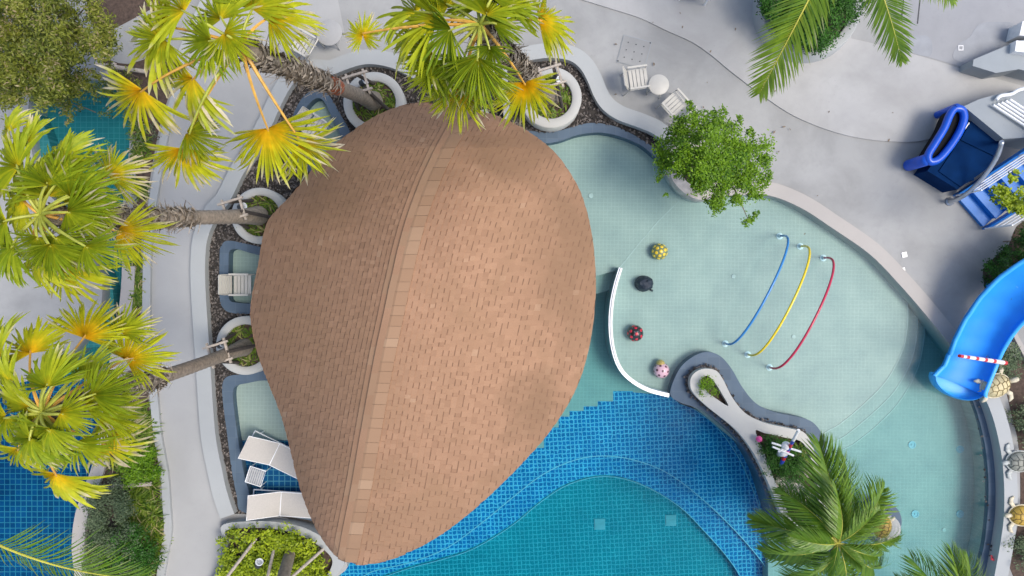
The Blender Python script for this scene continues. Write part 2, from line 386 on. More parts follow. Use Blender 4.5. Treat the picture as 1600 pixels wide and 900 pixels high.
SP2i = spline([(357, 405), (359, 392), (370, 389), (390, 395), (420, 403), (440, 415), (442, 470), (400, 474), (370, 473), (358, 467), (357, 440)])
SP3 = spline([(347, 605), (353, 590), (372, 585), (420, 580), (470, 600), (510, 700), (530, 812), (480, 812), (430, 803), (378, 800), (370, 775), (362, 735), (355, 680), (349, 635)])
SP3i = spline([(364, 612), (369, 603), (385, 599), (420, 595), (460, 612), (498, 700), (518, 800), (470, 803), (430, 798), (395, 797), (389, 770), (380, 735), (371, 680), (365, 635)])
RINGS = [(584, 160, 48, 34), (405, 337, 44, 32), (383, 540, 46, 33), (861, 152, 48, 33)]
POOLRIGHT = spline([(1034, 246), (1060, 285), (1100, 307), (1150, 305), (1200, 305), (1250, 324), (1300, 356), (1360, 398), (1405, 444), (1440, 484), (1477, 529), (1500, 560), (1524, 610),
                    (1545, 655), (1557, 705), (1562, 755), (1561, 810), (1555, 855), (1540, 920), (1500, 1150)], False, 5)
BOTTOM = [(520, 1150)] + spline([(505, 960), (520, 910), (543, 886), (528, 862), (500, 832), (470, 818), (430, 806), (378, 803), (366, 803)], False, 4)[:-1]
H1 = WALL[:-1] + POOLRIGHT + BOTTOM
LP_R = spline([(165, 125), (200, 160), (202, 230), (193, 300), (191, 380), (189, 450), (180, 520), (168, 580), (160, 640), (152, 690), (143, 730), (128, 770), (117, 805), (112, 845), (114, 880), (130, 1000)], False, 4)
LP_L = [(-300, 1000), (-300, 612), (0, 604)] + spline([(60, 592), (110, 555), (150, 500), (160, 450), (148, 410), (125, 370), (100, 330), (60, 280), (46, 200), (50, 142), (95, 122)], False, 4)
H2 = LP_R + LP_L

# ---------------------------------------------------------------- ground, deck, paths
g = MB(); g.add([(-160, -160, -2.6), (160, -160, -2.6), (160, 160, -2.6), (-160, 160, -2.6)], [(0, 1, 2, 3)]); struct(g.build('ground', M['soil']))
big = [(-2600, -2600), (4200, -2600), (4200, 3500), (-2600, 3500)]
struct(MB().slab(big, 0, -2.5, [H1, H2]).build('deck', M['deck']))
PLAZA = spline([(905, -2), (950, 12), (1000, 28), (1040, 47), (1080, 65), (1110, 85), (1140, 110), (1175, 137), (1200, 155), (1230, 175), (1260, 190), (1300, 205), (1340, 215), (1390, 221), (1440, 220), (1500, 205), (1620, 190)], False, 4) + [(1620, 140), (1520, 113), (1405, 77), (1330, 60), (1330, -260), (905, -260)]
struct(MB().slab(PLAZA, .035, -.2).build('plaza_paving', M['plaza']))
WALKL = [(330, -40), (300, 30), (277, 85), (275, 120), (254, 195), (242, 258), (234, 305), (226, 360), (223, 420), (223, 530), (232, 600), (239, 675), (245, 710), (251, 745), (254, 790), (256, 830), (249, 870), (240, 930)]
wl = spline(WALKL, False, 4)
i0 = min(range(len(WALL)), key=lambda i: abs(WALL[i][0] - 575) + abs(WALL[i][1] - 100))
WOUT = offset(WALL, 23)
walk = wl + [(330, 940), (342, 900), (352, 850), (344, 822), (346, 806)] + WOUT[1:i0] + [(540, 60), (520, -40)]
struct(MB().slab(walk, .004, -.1).build('walkway', M['walk']))
kb = offset(wl, 12)
struct(MB().slab(wl + kb[::-1], .10, -.2).build('walkway_kerb', M['render']))
wall = MB().slab(WALL + WOUT[::-1], .22, -.3)
tag(wall.build('garden_wall', M['render']), 'long winding pale rendered low wall beside the dark pebble beds', 'wall')
struct(MB().slab(offset(POOLRIGHT, 0)[14:55] + offset(POOLRIGHT, 21)[14:55][::-1], .06, -.5).build('cream_kerb', M['cream']))
# wet concrete sheet and its stains in the top corner
struct(MB().slab([(1420, -200), (1700, -200), (1700, 150), (1520, 109), (1412, 79), (1400, -200)], .006, -.05).build('service_paving', M['wet']))
for nm, pts in (('wet_patch', [(1490, 92), (1497, 70), (1515, 58), (1530, 38), (1560, 34), (1585, 38), (1596, 60), (1570, 75), (1525, 98)]), ('wet_patch', [(1420, 60), (1445, 55), (1456, 66), (1452, 88), (1416, 78)])):
    m = MB().slab(spline(pts), .010, -.02); o = m.build(nm, mat_plain('wet_dark', (.245, .26, .285), .35, .12, 3)); struct(o)

# ---------------------------------------------------------------- pebble bed, slate copings
NI = [(800, 196), (760, 260), (640, 300), (520, 330), (470, 420), (470, 560), (540, 700), (560, 812), (520, 830), (480, 815), (430, 805), (376, 803)]
ISLAND = [(790, 215), (800, 300), (810, 420), (800, 540), (760, 660), (680, 750), (600, 800), (560, 815), (480, 700), (430, 520), (450, 400), (500, 300), (640, 200), (760, 170)]
bedpoly = WALL + TOPEDGE + NI[1:]
inner = spline([(760, 240), (640, 262), (560, 290), (480, 350), (470, 420), (470, 560), (545, 700), (570, 780), (640, 740), (740, 640), (780, 540), (790, 420), (790, 300)])
holes = [SP1, SP2, SP3]
struct(MB().slab(bedpoly, -.03, -2.3, holes).build('pebble_bed', M['bedsoil']))
pb = MB(); xs = rng.uniform(318, 1042, 60000); ys = rng.uniform(88, 808, 60000)
ok = inside(bedpoly, xs, ys)
for h in holes: ok &= ~inside(h, xs, ys)
for cx, cy, ro, ri in RINGS: ok &= (xs - cx) ** 2 + (ys - cy) ** 2 > (ro - 2) ** 2
ok &= ~inside([(560, 250), (760, 210), (900, 300), (900, 560), (740, 740), (560, 830), (500, 760), (430, 560), (430, 400), (470, 330)], xs, ys)
xs, ys = xs[ok][:13500], ys[ok][:13500]
# the narrow pebble rims of the peninsula and the right wall
PEN_OUT = [(1048, 618), (1052, 596), (1065, 572), (1085, 556), (1105, 550), (1125, 556), (1143, 576), (1160, 605), (1181, 630), (1210, 644), (1245, 651), (1270, 660), (1287, 685), (1300, 740), (1320, 800), (1300, 880), (1230, 860), (1212, 820),
           (1200, 785), (1184, 738), (1158, 695), (1125, 662), (1095, 640), (1065, 630)]
PEN_BODY = [(1075, 598), (1079, 584), (1094, 575), (1114, 577), (1125, 590), (1140, 619), (1160, 643), (1190, 658), (1230, 667), (1253, 675), (1268, 705), (1282, 750), (1290, 800), (1262, 840), (1230, 830), (1212, 790), (1196, 752), (1180, 718), (1163, 690), (1140, 664), (1100, 632), (1080, 612)]
PEN_OUT, PEN_BODY = spline(PEN_OUT), spline(PEN_BODY)
def ringpts(path, w, n, jit):
    o = []
    for _ in range(n):
        i = random.randrange(len(path)); j = (i + 1) % len(path); u = random.random(); a, b = path[i], path[j]
        o.append((a[0] + (b[0] - a[0]) * u + random.gauss(0, jit), a[1] + (b[1] - a[1]) * u + random.gauss(0, jit)))
    return o
RW = spline([(1526, 598), (1547, 640), (1561, 690), (1568, 740), (1569, 800), (1563, 850), (1550, 920)], False, 5)
extra = [(x, y, .06) for x, y in ringpts(PEN_BODY, 4, 1300, 2.2)] + [(x, y, .02) for x, y in ringpts(RW[:-1], 4, 800, 2)]
pts = [(x, y, -.02) for x, y in zip(xs, ys)] + extra
OCT = [(1, 0, 0), (0, 1, 0), (-1, 0, 0), (0, -1, 0), (.2, .1, 1), (0, 0, -1)]; OF = [(0, 1, 4), (1, 2, 4), (2, 3, 4), (3, 0, 4), (1, 0, 5), (2, 1, 5), (3, 2, 5), (0, 3, 5)]
for x, y, z in pts:
    c = P(x, y, z); s = random.uniform(.024, .05); a = random.uniform(0, PI); ca, sa = math.cos(a), math.sin(a); e = random.uniform(.55, .9); tl = random.uniform(-.3, .3)
    pb.add([(c.x + (vx * ca - vy * e * sa) * s, c.y + (vx * sa + vy * e * ca) * s, c.z + (vz * .55 + vx * tl) * s + .012) for vx, vy, vz in OCT], OF, 0, random.random() ** 1.5)
stuff(pb.build('pebbles', M['pebble']), 'dark brown and grey pebbles filling the beds round the planters', 'pebbles')

struct(MB().slab(TOPEDGE + TOPWATER[::-1], -.025, -.6).build('slate_coping', M['slate']))
for a, b in ((SP1, SP1i), (SP2, SP2i), (SP3, SP3i)): struct(MB().slab(a, .0, -.5, [b]).build('slate_coping', M['slate']))
RS_IN = spline([(1500, 580), (1525, 640), (1538, 690), (1544, 740), (1544, 790), (1538, 850), (1524, 910), (1490, 1100)], False, 5)
RS_OUT = spline([(1518, 580), (1547, 642), (1558, 694), (1564, 745), (1564, 798), (1558, 852), (1545, 912), (1510, 1100)], False, 5)
struct(MB().slab(RS_IN + RS_OUT[::-1], -.02, -.16).build('slate_coping', M['slate'])); struct(MB().slab(offset(RS_IN, -.6) + RS_OUT[::-1], -.161, -1.2).build('pool_wall', M['pale']))
tag(MB().slab(RW + offset(RW, 21)[::-1], .30, -.2).build('garden_wall', M['render']), 'pale curved wall carrying three turtle statues beside the right bed', 'wall')
# peninsula: slate shelf, white planter body with two planting openings
struct(MB().slab(PEN_OUT, .0, -2.2).build('slate_shelf', M['slate']))
TEAR = spline([(1091, 596), (1095, 588), (1103, 586), (1114, 597), (1124, 613), (1134, 632), (1117, 622), (1102, 611)], True, 4)
TRI = spline([(1176, 670), (1190, 674), (1222, 681), (1250, 690), (1266, 730), (1274, 780), (1262, 815), (1236, 812), (1215, 772), (1196, 722), (1184, 692)], True, 4)
tag(MB().slab(PEN_BODY, .32, .0, [TEAR, TRI], pz=.1).build('planter', M['planter']), 'white hourglass planter on the slate peninsula between the two pools', 'planter')
for h in (TEAR, TRI):
    struct(MB().slab(h, .12, .01, pz=.1).build('planting_soil', M['soil']))

# ---------------------------------------------------------------- pool floors, steps and water
KIDS_STEP1 = spline([(1405, 438), (1418, 470), (1418, 512), (1410, 550), (1385, 596), (1348, 634), (1312, 664), (1284, 684), (1270, 740)], False, 5)
KIDS = [(760, 180), (1000, 160), (1100, 270), (1250, 290), (1330, 350)] + KIDS_STEP1 + [(1240, 760), (1150, 690), (1090, 640)] + spline([(1046, 616), (1012, 607), (985, 592), (968, 572), (958, 545), (954, 510), (956, 475), (962, 445), (970, 421)], False, 4) + [(928, 432), (800, 455)]
struct(MB().slab(KIDS, -.34, -2.2).build('pool_floor', M['pale']))
def steparc(d): return offset(KIDS_STEP1, d)
E1 = spline([(1420, 450), (1433, 480), (1433, 524), (1424, 565), (1398, 612), (1360, 650), (1322, 681), (1292, 702), (1275, 760)], False, 5)
E2 = spline([(1430, 470), (1445, 498), (1443, 540), (1433, 580), (1406, 628), (1370, 666), (1335, 694), (1302, 716), (1280, 780)], False, 5)
struct(MB().slab(E1 + KIDS_STEP1[::-1], -.46, -2.2).build('pool_step', M['pale']))
struct(MB().slab(E2 + E1[::-1], -.58, -2.2).build('pool_step', M['pale']))
struct(MB().slab(E2 + [(1200, 800), (1200, 1200), (1700, 1200), (1700, 700), (1560, 500), (1450, 430)], -.72, -2.2).build('pool_floor', M['pale']))
def nosing(path, z, w=2.0, mt='nosing'): struct(MB().slab(path + offset(path, w)[::-1], z + .012, z - .05).build('step_nosing', M[mt]))
nosing(KIDS_STEP1, -.34, -1.2, 'jointpale'); nosing(E1, -.46, -1.2, 'jointpale'); nosing(E2, -.58, -1.2, 'jointpale')
# lane beside the roof: one step then deeper floor, then the blue pool
struct(MB().slab([(840, 440), (928, 432), (970, 421), (963, 451), (928, 460), (830, 475)], -.55, -2.2).build('pool_step', M['pale']))
LANE = [(780, 470), (928, 460), (964, 450), (950, 500), (958, 560), (985, 598), (1046, 622), (1060, 660), (905, 668), (872, 702), (800, 714), (730, 714), (740, 600)]
struct(MB().slab(LANE, -.92, -2.25).build('pool_floor', M['pale']))
stair = []                                                                    # the blue tiles end in a tile-wide stair
yb = 690; xx = 800.0; prof = [(800, 700), (850, 668), (873, 651), (890, 642), (912, 635), (934, 627), (958, 611), (989, 611)]
tl = 6.6
for i in range(len(prof) - 1):
    stair += [(prof[i][0], prof[i][1]), (prof[i + 1][0], prof[i][1])]
stair += [(989, 613), (1046, 618)]
BL = [(1046, 619), (1065, 632), (1095, 642), (1125, 664), (1158, 697), (1184, 740), (1210, 800), (1240, 870), (1280, 1000), (1300, 1600), (450, 1600), (450, 860), (560, 830), (700, 760), (770, 715)]
L1 = spline([(560, 905), (640, 880), (700, 856), (760, 812), (800, 779), (850, 741), (900, 719), (948, 713), (1000, 722), (1050, 744), (1108, 790), (1160, 842), (1200, 892), (1240, 960), (1250, 1500), (470, 1500), (470, 1000)], True, 4)
L2 = spline([(545, 930), (620, 895), (690, 875), (740, 858), (800, 822), (845, 785), (890, 757), (945, 745), (1000, 757), (1060, 791), (1100, 830), (1140, 876), (1165, 920), (1180, 1000), (1190, 1450), (490, 1450), (490, 1010)], True, 4)
struct(MB().slab(stair + BL, -.915, -2.25, [L1]).build('pool_floor', M['blue']))
struct(MB().slab(L1, -1.12, -2.3, [L2], pz=-.915).build('pool_step', M['blue']))
struct(MB().slab(offset(L2, 0), -1.45, -2.35, pz=-1.12).build('pool_floor', M['teal']))
nosing(L1[0:53], -.915, 1.0); nosing(L2[0:53], -1.12, .9)
LED = spline([(1085, 640), (1120, 668), (1152, 712), (1172, 755), (1188, 800), (1200, 850), (1215, 920)], False, 5)
struct(MB().slab(LED + [(1260, 920), (1230, 830), (1190, 735), (1150, 685), (1110, 650)], -.80, -2.2).build('pool_step', M['blue'])); nosing(LED, -.80, 1.0)
JOINT = [(968, 420), (1000, 380), (1030, 345), (1062, 314)]
struct(MB().slab(JOINT + offset(JOINT, 1.3)[::-1], -.332, -.4).build('floor_joint', M['jointpale']))
# small pools by the loungers
for h, z in ((SP1, -.30), (SP2, -.30)): struct(MB().slab(h, z, -2.2).build('pool_floor', M['pale']))
struct(MB().slab([p for p in SP3 if p[1] < 688] + [(500, 688), (350, 688)] if False else [(340, 570), (520, 570), (520, 688), (340, 688)], -.24, -2.2).build('pool_floor', M['pale']))
struct(MB().slab([(340, 688), (560, 688), (560, 830), (340, 830)], -.25, -2.2).build('pool_floor', M['bluebig']))
# left pool
struct(MB().slab([(-300, 100), (260, 100), (260, 585), (-300, 585)], -.75, -2.2).build('pool_floor', M['tealdark']))
struct(MB().slab([(-300, 585), (260, 585), (260, 1050), (-300, 1050)], -1.0, -2.2).build('pool_floor', M['bluebig']))
LST = spline([(30, 120), (60, 180), (75, 215), (110, 330), (142, 370), (165, 420), (178, 470), (170, 540)], False, 5)
struct(MB().slab(LST + [(0, 560), (0, 120)], -.35, -2.2).build('pool_step', M['tealdark']))
LK = LP_R[18:]
struct(MB().slab(LK + offset(LK, 20)[::-1], .10, -.5).build('left_pool_kerb', M['cream']))
# water, closed bodies so that depth tints the floors
def water(name, x0, y0, x1, y1, zt):
    a, b = P(x0, y1, 0), P(x1, y0, 0)
    struct(MB().box(((a.x + b.x) / 2, (a.y + b.y) / 2, (zt - 2.45) / 2), (b.x - a.x, b.y - a.y, zt + 2.45)).build(name, M['water']))
water('pool_water', 310, 80, 1620, 1240, -.06); water('left_pool_water', -320, 90, 262, 1100, -.10)
# white rim between the children's pool and the lane
RIM = spline([(972, 419), (964, 445), (958, 475), (956, 510), (960, 545), (970, 573), (987, 592), (1013, 607), (1046, 616)], False, 5)
rt = thing('pool_divider', 'curved white pool rim with a glossy top between shallow and deep pool', 'divider', P(958, 520, -.3))
MB().slab(RIM + offset(RIM, -5)[::-1], .02, -1.0).build('ledge', M['steel'], rt)
MB().slab(offset(RIM, 1) + offset(RIM, -2.2)[::-1], .06, -1.0).build('white_band', M['whitemetal'], rt)
# fittings on the floors
fit = 'round white floor fittings in the pools'
for i, (x, y, r, z, rg) in enumerate([(1425, 695, 6, -.72, 1), (1500, 702, 6, -.72, 1), (1430, 803, 6, -.72, 1), (1500, 803, 6, -.72, 1), (1475, 828, 3.5, -.72, 0), (1240, 526, 3.2, -.34, 0), (923, 306, 4, -.34, 0), (1146, 432, 3.5, -.34, 0), (357, 668, 2.5, -.24, 0)]):
    c = P(x, y, z + .006); q = r / ppm(z); b = MB()
    if rg: b.lathe([(q * .72, 0), (q * .72, .012), (q, .012), (q, -.004)], 20, c); b.lathe([(q * .25, 0), (q * .25, .014), (0, .014)], 12, c)
    else: b.lathe([(q, 0), (q * .9, .012), (0, .014)], 16, c)
    where = ['below the turtle statue with cream shell', 'nearest the grey turtle', 'beside the leafy palm', 'nearest the gold turtle', 'by the pool wall with turtles', 'beside the red arch', 'near the roof edge', 'between the yellow ball and blue arch', 'by the lounger ledge'][i]
    tag(b.build('pool_jet' if rg else 'floor_drain', M['gratemetal'] if rg else M['jointpale']), ('pale ring jet in the pool floor ' if rg else 'small white round drain ') + where, 'jet' if rg else 'drain', fit)
for x, y, lab in ((937, 819, 'square pale grate in the deep pool floor nearer the roof'), (1048, 813, 'square pale grate in the deep pool floor nearer the peninsula')):
    tt = thing('pool_grate', lab, 'grate', P(x, y, -1.44), 0, 'grates in the deep pool'); b = MB(); b.box((0, 0, .008), (.30, .30, .016)); b.build('frame', M['gratemetal'], tt, True)
    for k in range(6): MB().box((0, -.11 + k * .044, .022), (.26, .022, .012)).build('slat', M['gratemetal'], tt, True)
for x, y, s, lab in ((1413, 398, .13, 'small square pale drain cover on the deck by the cream kerb'), (1411, 421, .09, 'smaller square drain cover touching the cream kerb')):
    tag(MB().box(P(x, y, .01), (s, s, .02), R(12)).build('drain_cover', M['paintwhite']), lab, 'drain')
tt = thing('drain_cover', 'square white framed drain cover on the wet service paving', 'drain', P(1501, 75, .012))
for dx, dy, lx, ly in ((0, .055, .13, .02), (0, -.055, .13, .02), (.055, 0, .02, .09), (-.055, 0, .02, .09)): MB().box((dx, dy, .006), (lx, ly, .012)).build('frame', M['paintwhite'], tt, True)
MB().box((0, 0, .0), (.09, .09, .008)).build('lid', M['wet'], tt, True)
# access hatch with nine dark studs
c = P(990.5, 81.5, .0); hr = -R(15)
tt = thing('access_hatch', 'square concrete access hatch with nine dark studs on the deck', 'hatch', c, hr)
MB().box((0, 0, .006), (.76, .74, .012)).build('frame', M['grey'], tt, True); MB().box((0, 0, .012), (.73, .71, .014)).build('lid', M['deck'], tt, True)
for i in range(3):
    for j in range(3): MB().lathe([(.016, .018), (.016, .026), (0, .027)], 8, ((i - 1) * .21, (j - 1) * .2, 0)).build('stud', M['darkmetal'], tt, True)
for sx, sy in ((-1, -1), (1, 1)): MB().box((sx * .345, sy * .335, .018), (.035, .035, .012)).build('latch', M['darkmetal'], tt, True)

# ---------------------------------------------------------------- pavilion under the shell roof
ROOF = spline([(655, 160), (700, 164), (758, 175), (800, 190), (840, 215), (870, 241), (895, 276), (912, 312), (924, 360), (930, 410), (931, 460), (925, 520), (911, 580), (889, 630), (855, 680), (815, 725),
               (770, 770), (730, 805), (690, 835), (650, 858), (610, 875), (570, 883), (545, 881), (525, 869), (505, 845), (486, 810), (471, 770), (460, 730), (448, 680), (436, 640), (420, 600), (405, 560),
               (395, 520), (391, 490), (395, 455), (403, 415), (411, 370), (421, 341), (450, 310), (480, 275), (506, 240), (540, 212), (580, 185), (620, 167)], True, 3)
RA = np.array(ROOF)
YT, YB = RA[:, 1].min(), RA[:, 1].max()
def xspan(y):
    y = min(max(y, YT + .3), YB - .3); xs = []
    for i in range(len(ROOF)):
        a, b = ROOF[i], ROOF[(i + 1) % len(ROOF)]
        if (a[1] > y) != (b[1] > y): xs.append(a[0] + (y - a[1]) / (b[1] - a[1]) * (b[0] - a[0]))
    return min(xs), max(xs)
_sp = {}
def span(y):
    k = round(y * 2)
    if k not in _sp: _sp[k] = xspan(k / 2)
    return _sp[k]
RY = [100, 165, 200, 232, 280, 337, 390, 450, 550, 665, 762, 862, 920]; RX = [756, 726, 709, 691, 669, 648, 633, 619, 598, 577, 560, 541, 531]
ZY = [150, 165, 190, 230, 300, 400, 500, 600, 700, 790, 850, 884]; ZR = [2.75, 2.95, 3.55, 4.25, 5.05, 5.6, 5.65, 5.4, 4.85, 4.05, 3.25, 2.75]
def sm(x, X, Y):
    i = int(np.searchsorted(X, x)) - 1; i = max(0, min(len(X) - 2, i)); u = min(1, max(0, (x - X[i]) / (X[i + 1] - X[i])))
    g = lambda j: Y[max(0, min(len(Y) - 1, j))]
    a, b, c, d = g(i - 1), g(i), g(i + 1), g(i + 2)
    return .5 * (2 * b + (c - a) * u + (2 * a - 5 * b + 4 * c - d) * u * u + (3 * b - a - 3 * c + d) * u ** 3)
def xr(y): return sm(y, RY, RX)
def zroof(x, y):
    l, r = span(y); c = min(max(xr(y), l + 1), r - 1); zr = sm(y, ZY, ZR); ze = 2.7
    if x < c:
        t = min(1, (c - x) / (c - l)); s = 1 - t; h = .5 * (1 - t ** 2.0) + .5 * s
    else:
        t = min(1, (x - c) / (r - c)); s = 1 - t; h = .15 * s + .85 * (1 - t ** 2.1)
    z = ze + (zr - ze) * h
    z -= .22 * t ** 7
    z -= .34 * math.exp(-(((x - 835) / 55) ** 2 + ((y - 440) / 95) ** 2)) - .16 * math.exp(-(((x - 745) / 60) ** 2 + ((y - 330) / 90) ** 2)) + .10 * math.exp(-(((x - 545) / 45) ** 2 + ((y - 330) / 60) ** 2))
    return z
CEN = Vector((650, 520))
def inroof(x, y):
    if not YT < y < YB: return False
    l, r = span(y); return l < x < r
def clampin(x, y):
    if inroof(x, y): return x, y, True
    lo, hi = 0.0, 1.0
    for _ in range(9):
        m = (lo + hi) / 2; qx, qy = CEN.x + (x - CEN.x) * m, CEN.y + (y - CEN.y) * m
        if inroof(qx, qy): lo = m
        else: hi = m
    return CEN.x + (x - CEN.x) * lo, CEN.y + (y - CEN.y) * lo, False
def RP(x, y, dz=0): return P(x, y, zroof(x, y)) + Vector((0, 0, dz))
pav = thing('pavilion', 'large pebble shaped pavilion with a brown shingled roof by the pool', 'pavilion', P(650, 500, 0))
# roof deck: rows of spans
rows = np.linspace(YT + .6, YB - .6, 70); NU = 30; b = MB(); vs = []
for y in rows:
    l, r = span(y)
    for i in range(NU + 1):
        u = i / NU; u = .5 - .5 * math.cos(PI * u); vs.append(RP(l + (r - l) * u, y, -.045))
nv = len(vs); vs += [v - Vector((0, 0, .16)) for v in vs]; q = NU + 1; fs = []
for j in range(len(rows) - 1):
    for i in range(NU):
        a = j * q + i; fs.append((a, a + q, a + q + 1, a + 1)); fs.append((nv + a, nv + a + 1, nv + a + q + 1, nv + a + q))
    for i in (0, NU):
        a = j * q + i; f = (a, nv + a, nv + a + q, a + q); fs.append(f if i else f[::-1])
for i in range(NU):
    fs.append((i, i + 1, nv + i + 1, nv + i)); a = (len(rows) - 1) * q + i; fs.append((a, nv + a, nv + a + 1, a + 1))
roof = b.add(vs, fs, 0, .3).build('roof', M['fascia'], pav, auto=40)
# shingles
def shingle(mb, x0, x1, y0, y1, up, thick, band, tint, mats=(0, 1)):
    """x0 = butt edge side, x1 = towards the ridge (offsets follow the ridge curve); top face in three strips"""
    nx = [0, .80 if not band else .77, 1.0]; vs = []; ins = 0
    cs = []
    for u in nx:
        for w in (0, .5, 1):
            y = y0 + (y1 - y0) * w; x = x0(y) + (x1(y) - x0(y)) * u
            qx, qy, k = clampin(x, y); ins += k; cs.append((qx, qy, u))
    if ins < 3: return None
    for qx, qy, u in cs: vs.append(RP(qx, qy, thick * (1 - u) + .006))
    for qx, qy, u in cs[:3]: vs.append(RP(qx, qy, -.03))
    fs, mi = [], []
    for a in range(2):
        for w in range(2):
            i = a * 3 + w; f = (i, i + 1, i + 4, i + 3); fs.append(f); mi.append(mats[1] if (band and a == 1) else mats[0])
    for w in range(2): fs.append((9 + w, 10 + w, w + 1, w)); mi.append(mats[0])
    fs.append((0, 3, 9)); mi.append(mats[0]); fs.append((2, 11, 5)); mi.append(mats[0])
    v = [vs[f] for f in fs[0]]; nrm = (v[1] - v[0]).cross(v[2] - v[0])
    if nrm.z < 0: fs = [f[::-1] for f in fs]
    o = len(mb.v); mb.v += [tuple(v) for v in vs]; mb.r += [0.0] * len(vs)
    for f, m in zip(fs, mi): mb.f.append(tuple(i + o for i in f)); mb.mi.append(m); mb.t.append(tint)
    return (cs[4][0], cs[4][1])
random.seed(11)
allsh = []
def course(side, d0, d1, off):
    y = YT - 12 + off; last = False
    while y < YB + 8:
        ln = random.choice((6, 7, 8, 9, 10.5)); y1 = y + ln
        ins = False
        for yy in (y, (y + y1) / 2, y1):
            for d in (d0, d1):
                if inroof(xr(yy) + side * d, yy): ins = True
        if ins:
            raised = (not last) if random.random() < .88 else last; last = raised
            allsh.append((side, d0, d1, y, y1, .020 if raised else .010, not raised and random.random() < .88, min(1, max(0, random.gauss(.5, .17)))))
        y = y1
d = 20.0
while d < 340: course(-1, d + 7.4, d - .6, random.uniform(0, 12)); d += 7.4
d = 20.0
while d < 420: course(1, d + 9.2, d - .6, random.uniform(0, 12)); d += 9.2
allsh.sort(key=lambda s: -zroof(*clampin(xr((s[3] + s[4]) / 2) + s[0] * s[1], (s[3] + s[4]) / 2)[:2]) * (s[4] - s[3]) * (1.3 if s[0] > 0 else 1))
rest = MB(); n1 = 0
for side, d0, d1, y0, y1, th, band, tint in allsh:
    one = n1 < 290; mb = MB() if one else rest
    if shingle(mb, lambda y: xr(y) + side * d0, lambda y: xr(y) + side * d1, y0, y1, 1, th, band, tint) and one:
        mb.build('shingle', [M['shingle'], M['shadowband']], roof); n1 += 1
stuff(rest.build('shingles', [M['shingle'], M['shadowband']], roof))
# ridge: two narrow stepped courses on the dark side, one row of broad pale caps
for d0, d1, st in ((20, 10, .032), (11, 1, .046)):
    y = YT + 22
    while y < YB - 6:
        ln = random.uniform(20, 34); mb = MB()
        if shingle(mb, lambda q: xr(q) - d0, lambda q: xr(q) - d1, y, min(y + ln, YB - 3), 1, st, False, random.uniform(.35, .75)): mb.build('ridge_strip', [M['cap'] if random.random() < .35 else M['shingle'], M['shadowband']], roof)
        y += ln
y = YT + 28
while y < YB - 8:
    ln = random.uniform(13, 24); mb = MB()
    if shingle(mb, lambda q: xr(q) + 21, lambda q: xr(q) - 2, y, min(y + ln - .4, YB - 3), 1, .034, False, random.random()): mb.build('ridge_cap', [M['cap'], M['shadowband']], roof)
    y += ln
for x, y in ((520, 330), (700, 260), (820, 330), (830, 520), (720, 680), (590, 760), (500, 640), (470, 480)):
    c = P(x, y, 0); z1 = zroof(x, y) - .2; k = z1 / H
    xx, yy = 800 + (x - 800) * (H - 0) / H, y
    w = P(x, y, 0); tx = 800 + (w.x * 60) * H / (H - z1); ty = 450 - (w.y * 60) * H / (H - z1)
    z1 = zroof(*clampin(tx, ty)[:2]) - .42
    MB().lathe([(.17, -.02), (.17, .25), (.13, .3), (.12, z1 - .2), (.2, z1 - .05), (.2, z1)], 14, w).build('column', M['column'], pav)
struct(MB().slab(ISLAND, .02, -2.3).build('pavilion_floor', M['walk']))
tag(MB().slab([(783, 92), (792, 92), (797, 186), (787, 186)], .35, -.3).build('garden_wall', M['render']), 'short straight white wall running under the roof below the middle palm', 'wall')

# ---------------------------------------------------------------- planters, palms
def fan_mesh(nm, nseg, spread, seed, droop=.25, fold=.18):
    r_ = random.Random(seed); b = MB(); da = 2 * spread / nseg
    for i in range(nseg):
        a = -spread + da * (i + .5); L = (.78 + .22 * math.cos(a * .8)) * r_.uniform(.78, 1.08); sp = r_.uniform(.50, .70)
        dr = droop * r_.uniform(.5, 1.7); tw = r_.gauss(0, .075); hang = r_.uniform(.15, .7) if r_.random() < .38 else 0
        vs, rad = [], []
        for u in (.03, .28, .52, .72, .88, 1.0):
            rr = L * u; wdt = rr * math.tan(da / 2) * 1.12 if u <= sp + .1 else L * (sp + .08) * math.tan(da / 2) * 1.1 * max(.05, 1 - ((u - sp - .08) / (1 - sp - .08)) ** 1.4)
            aa = a + tw * max(0, u - .4) * 2
            z = fold * abs(math.sin(a)) * rr - dr * rr * rr - hang * max(0, u - .55) ** 1.5 - .22 * rr * (1 - math.cos(a)) * .5
            ca, sa = math.cos(aa), math.sin(aa)
            ph = .030 * (u if u < .5 else .5) + .012
            for w, dz in ((-1, -ph), (0, ph), (1, -ph)):
                vs.append((rr * ca - w * wdt * sa, rr * sa + w * wdt * ca, z + dz * (1 if u < .98 else .1))); rad.append(u * (.9 + .1 * L))
        fs = [(s * 3 + k, (s + 1) * 3 + k, (s + 1) * 3 + k + 1, s * 3 + k + 1) for s in range(5) for k in range(2)]
        b.add(vs, fs, 0, r_.random(), rad)
    o = b.build(nm, M['frond']); me = o.data; bpy.data.objects.remove(o); return me
FANS = [fan_mesh('fan', nn, R(a_), s, d, f) for s, d, f, nn, a_ in ((1, .25, .12, 44, 98), (2, .45, .2, 42, 88), (3, .38, .05, 46, 108), (4, .55, .25, 40, 80), (5, .35, .3, 44, 92))]
FULL = fan_mesh('fan_round', 46, R(155), 9, .12, .08)
def frame(o, x, up):
    x = x.normalized(); y = up.cross(x).normalized(); z = x.cross(y)
    return Matrix(((x.x, y.x, z.x, o.x), (x.y, y.y, z.y, o.y), (x.z, y.z, z.z, o.z), (0, 0, 0, 1)))
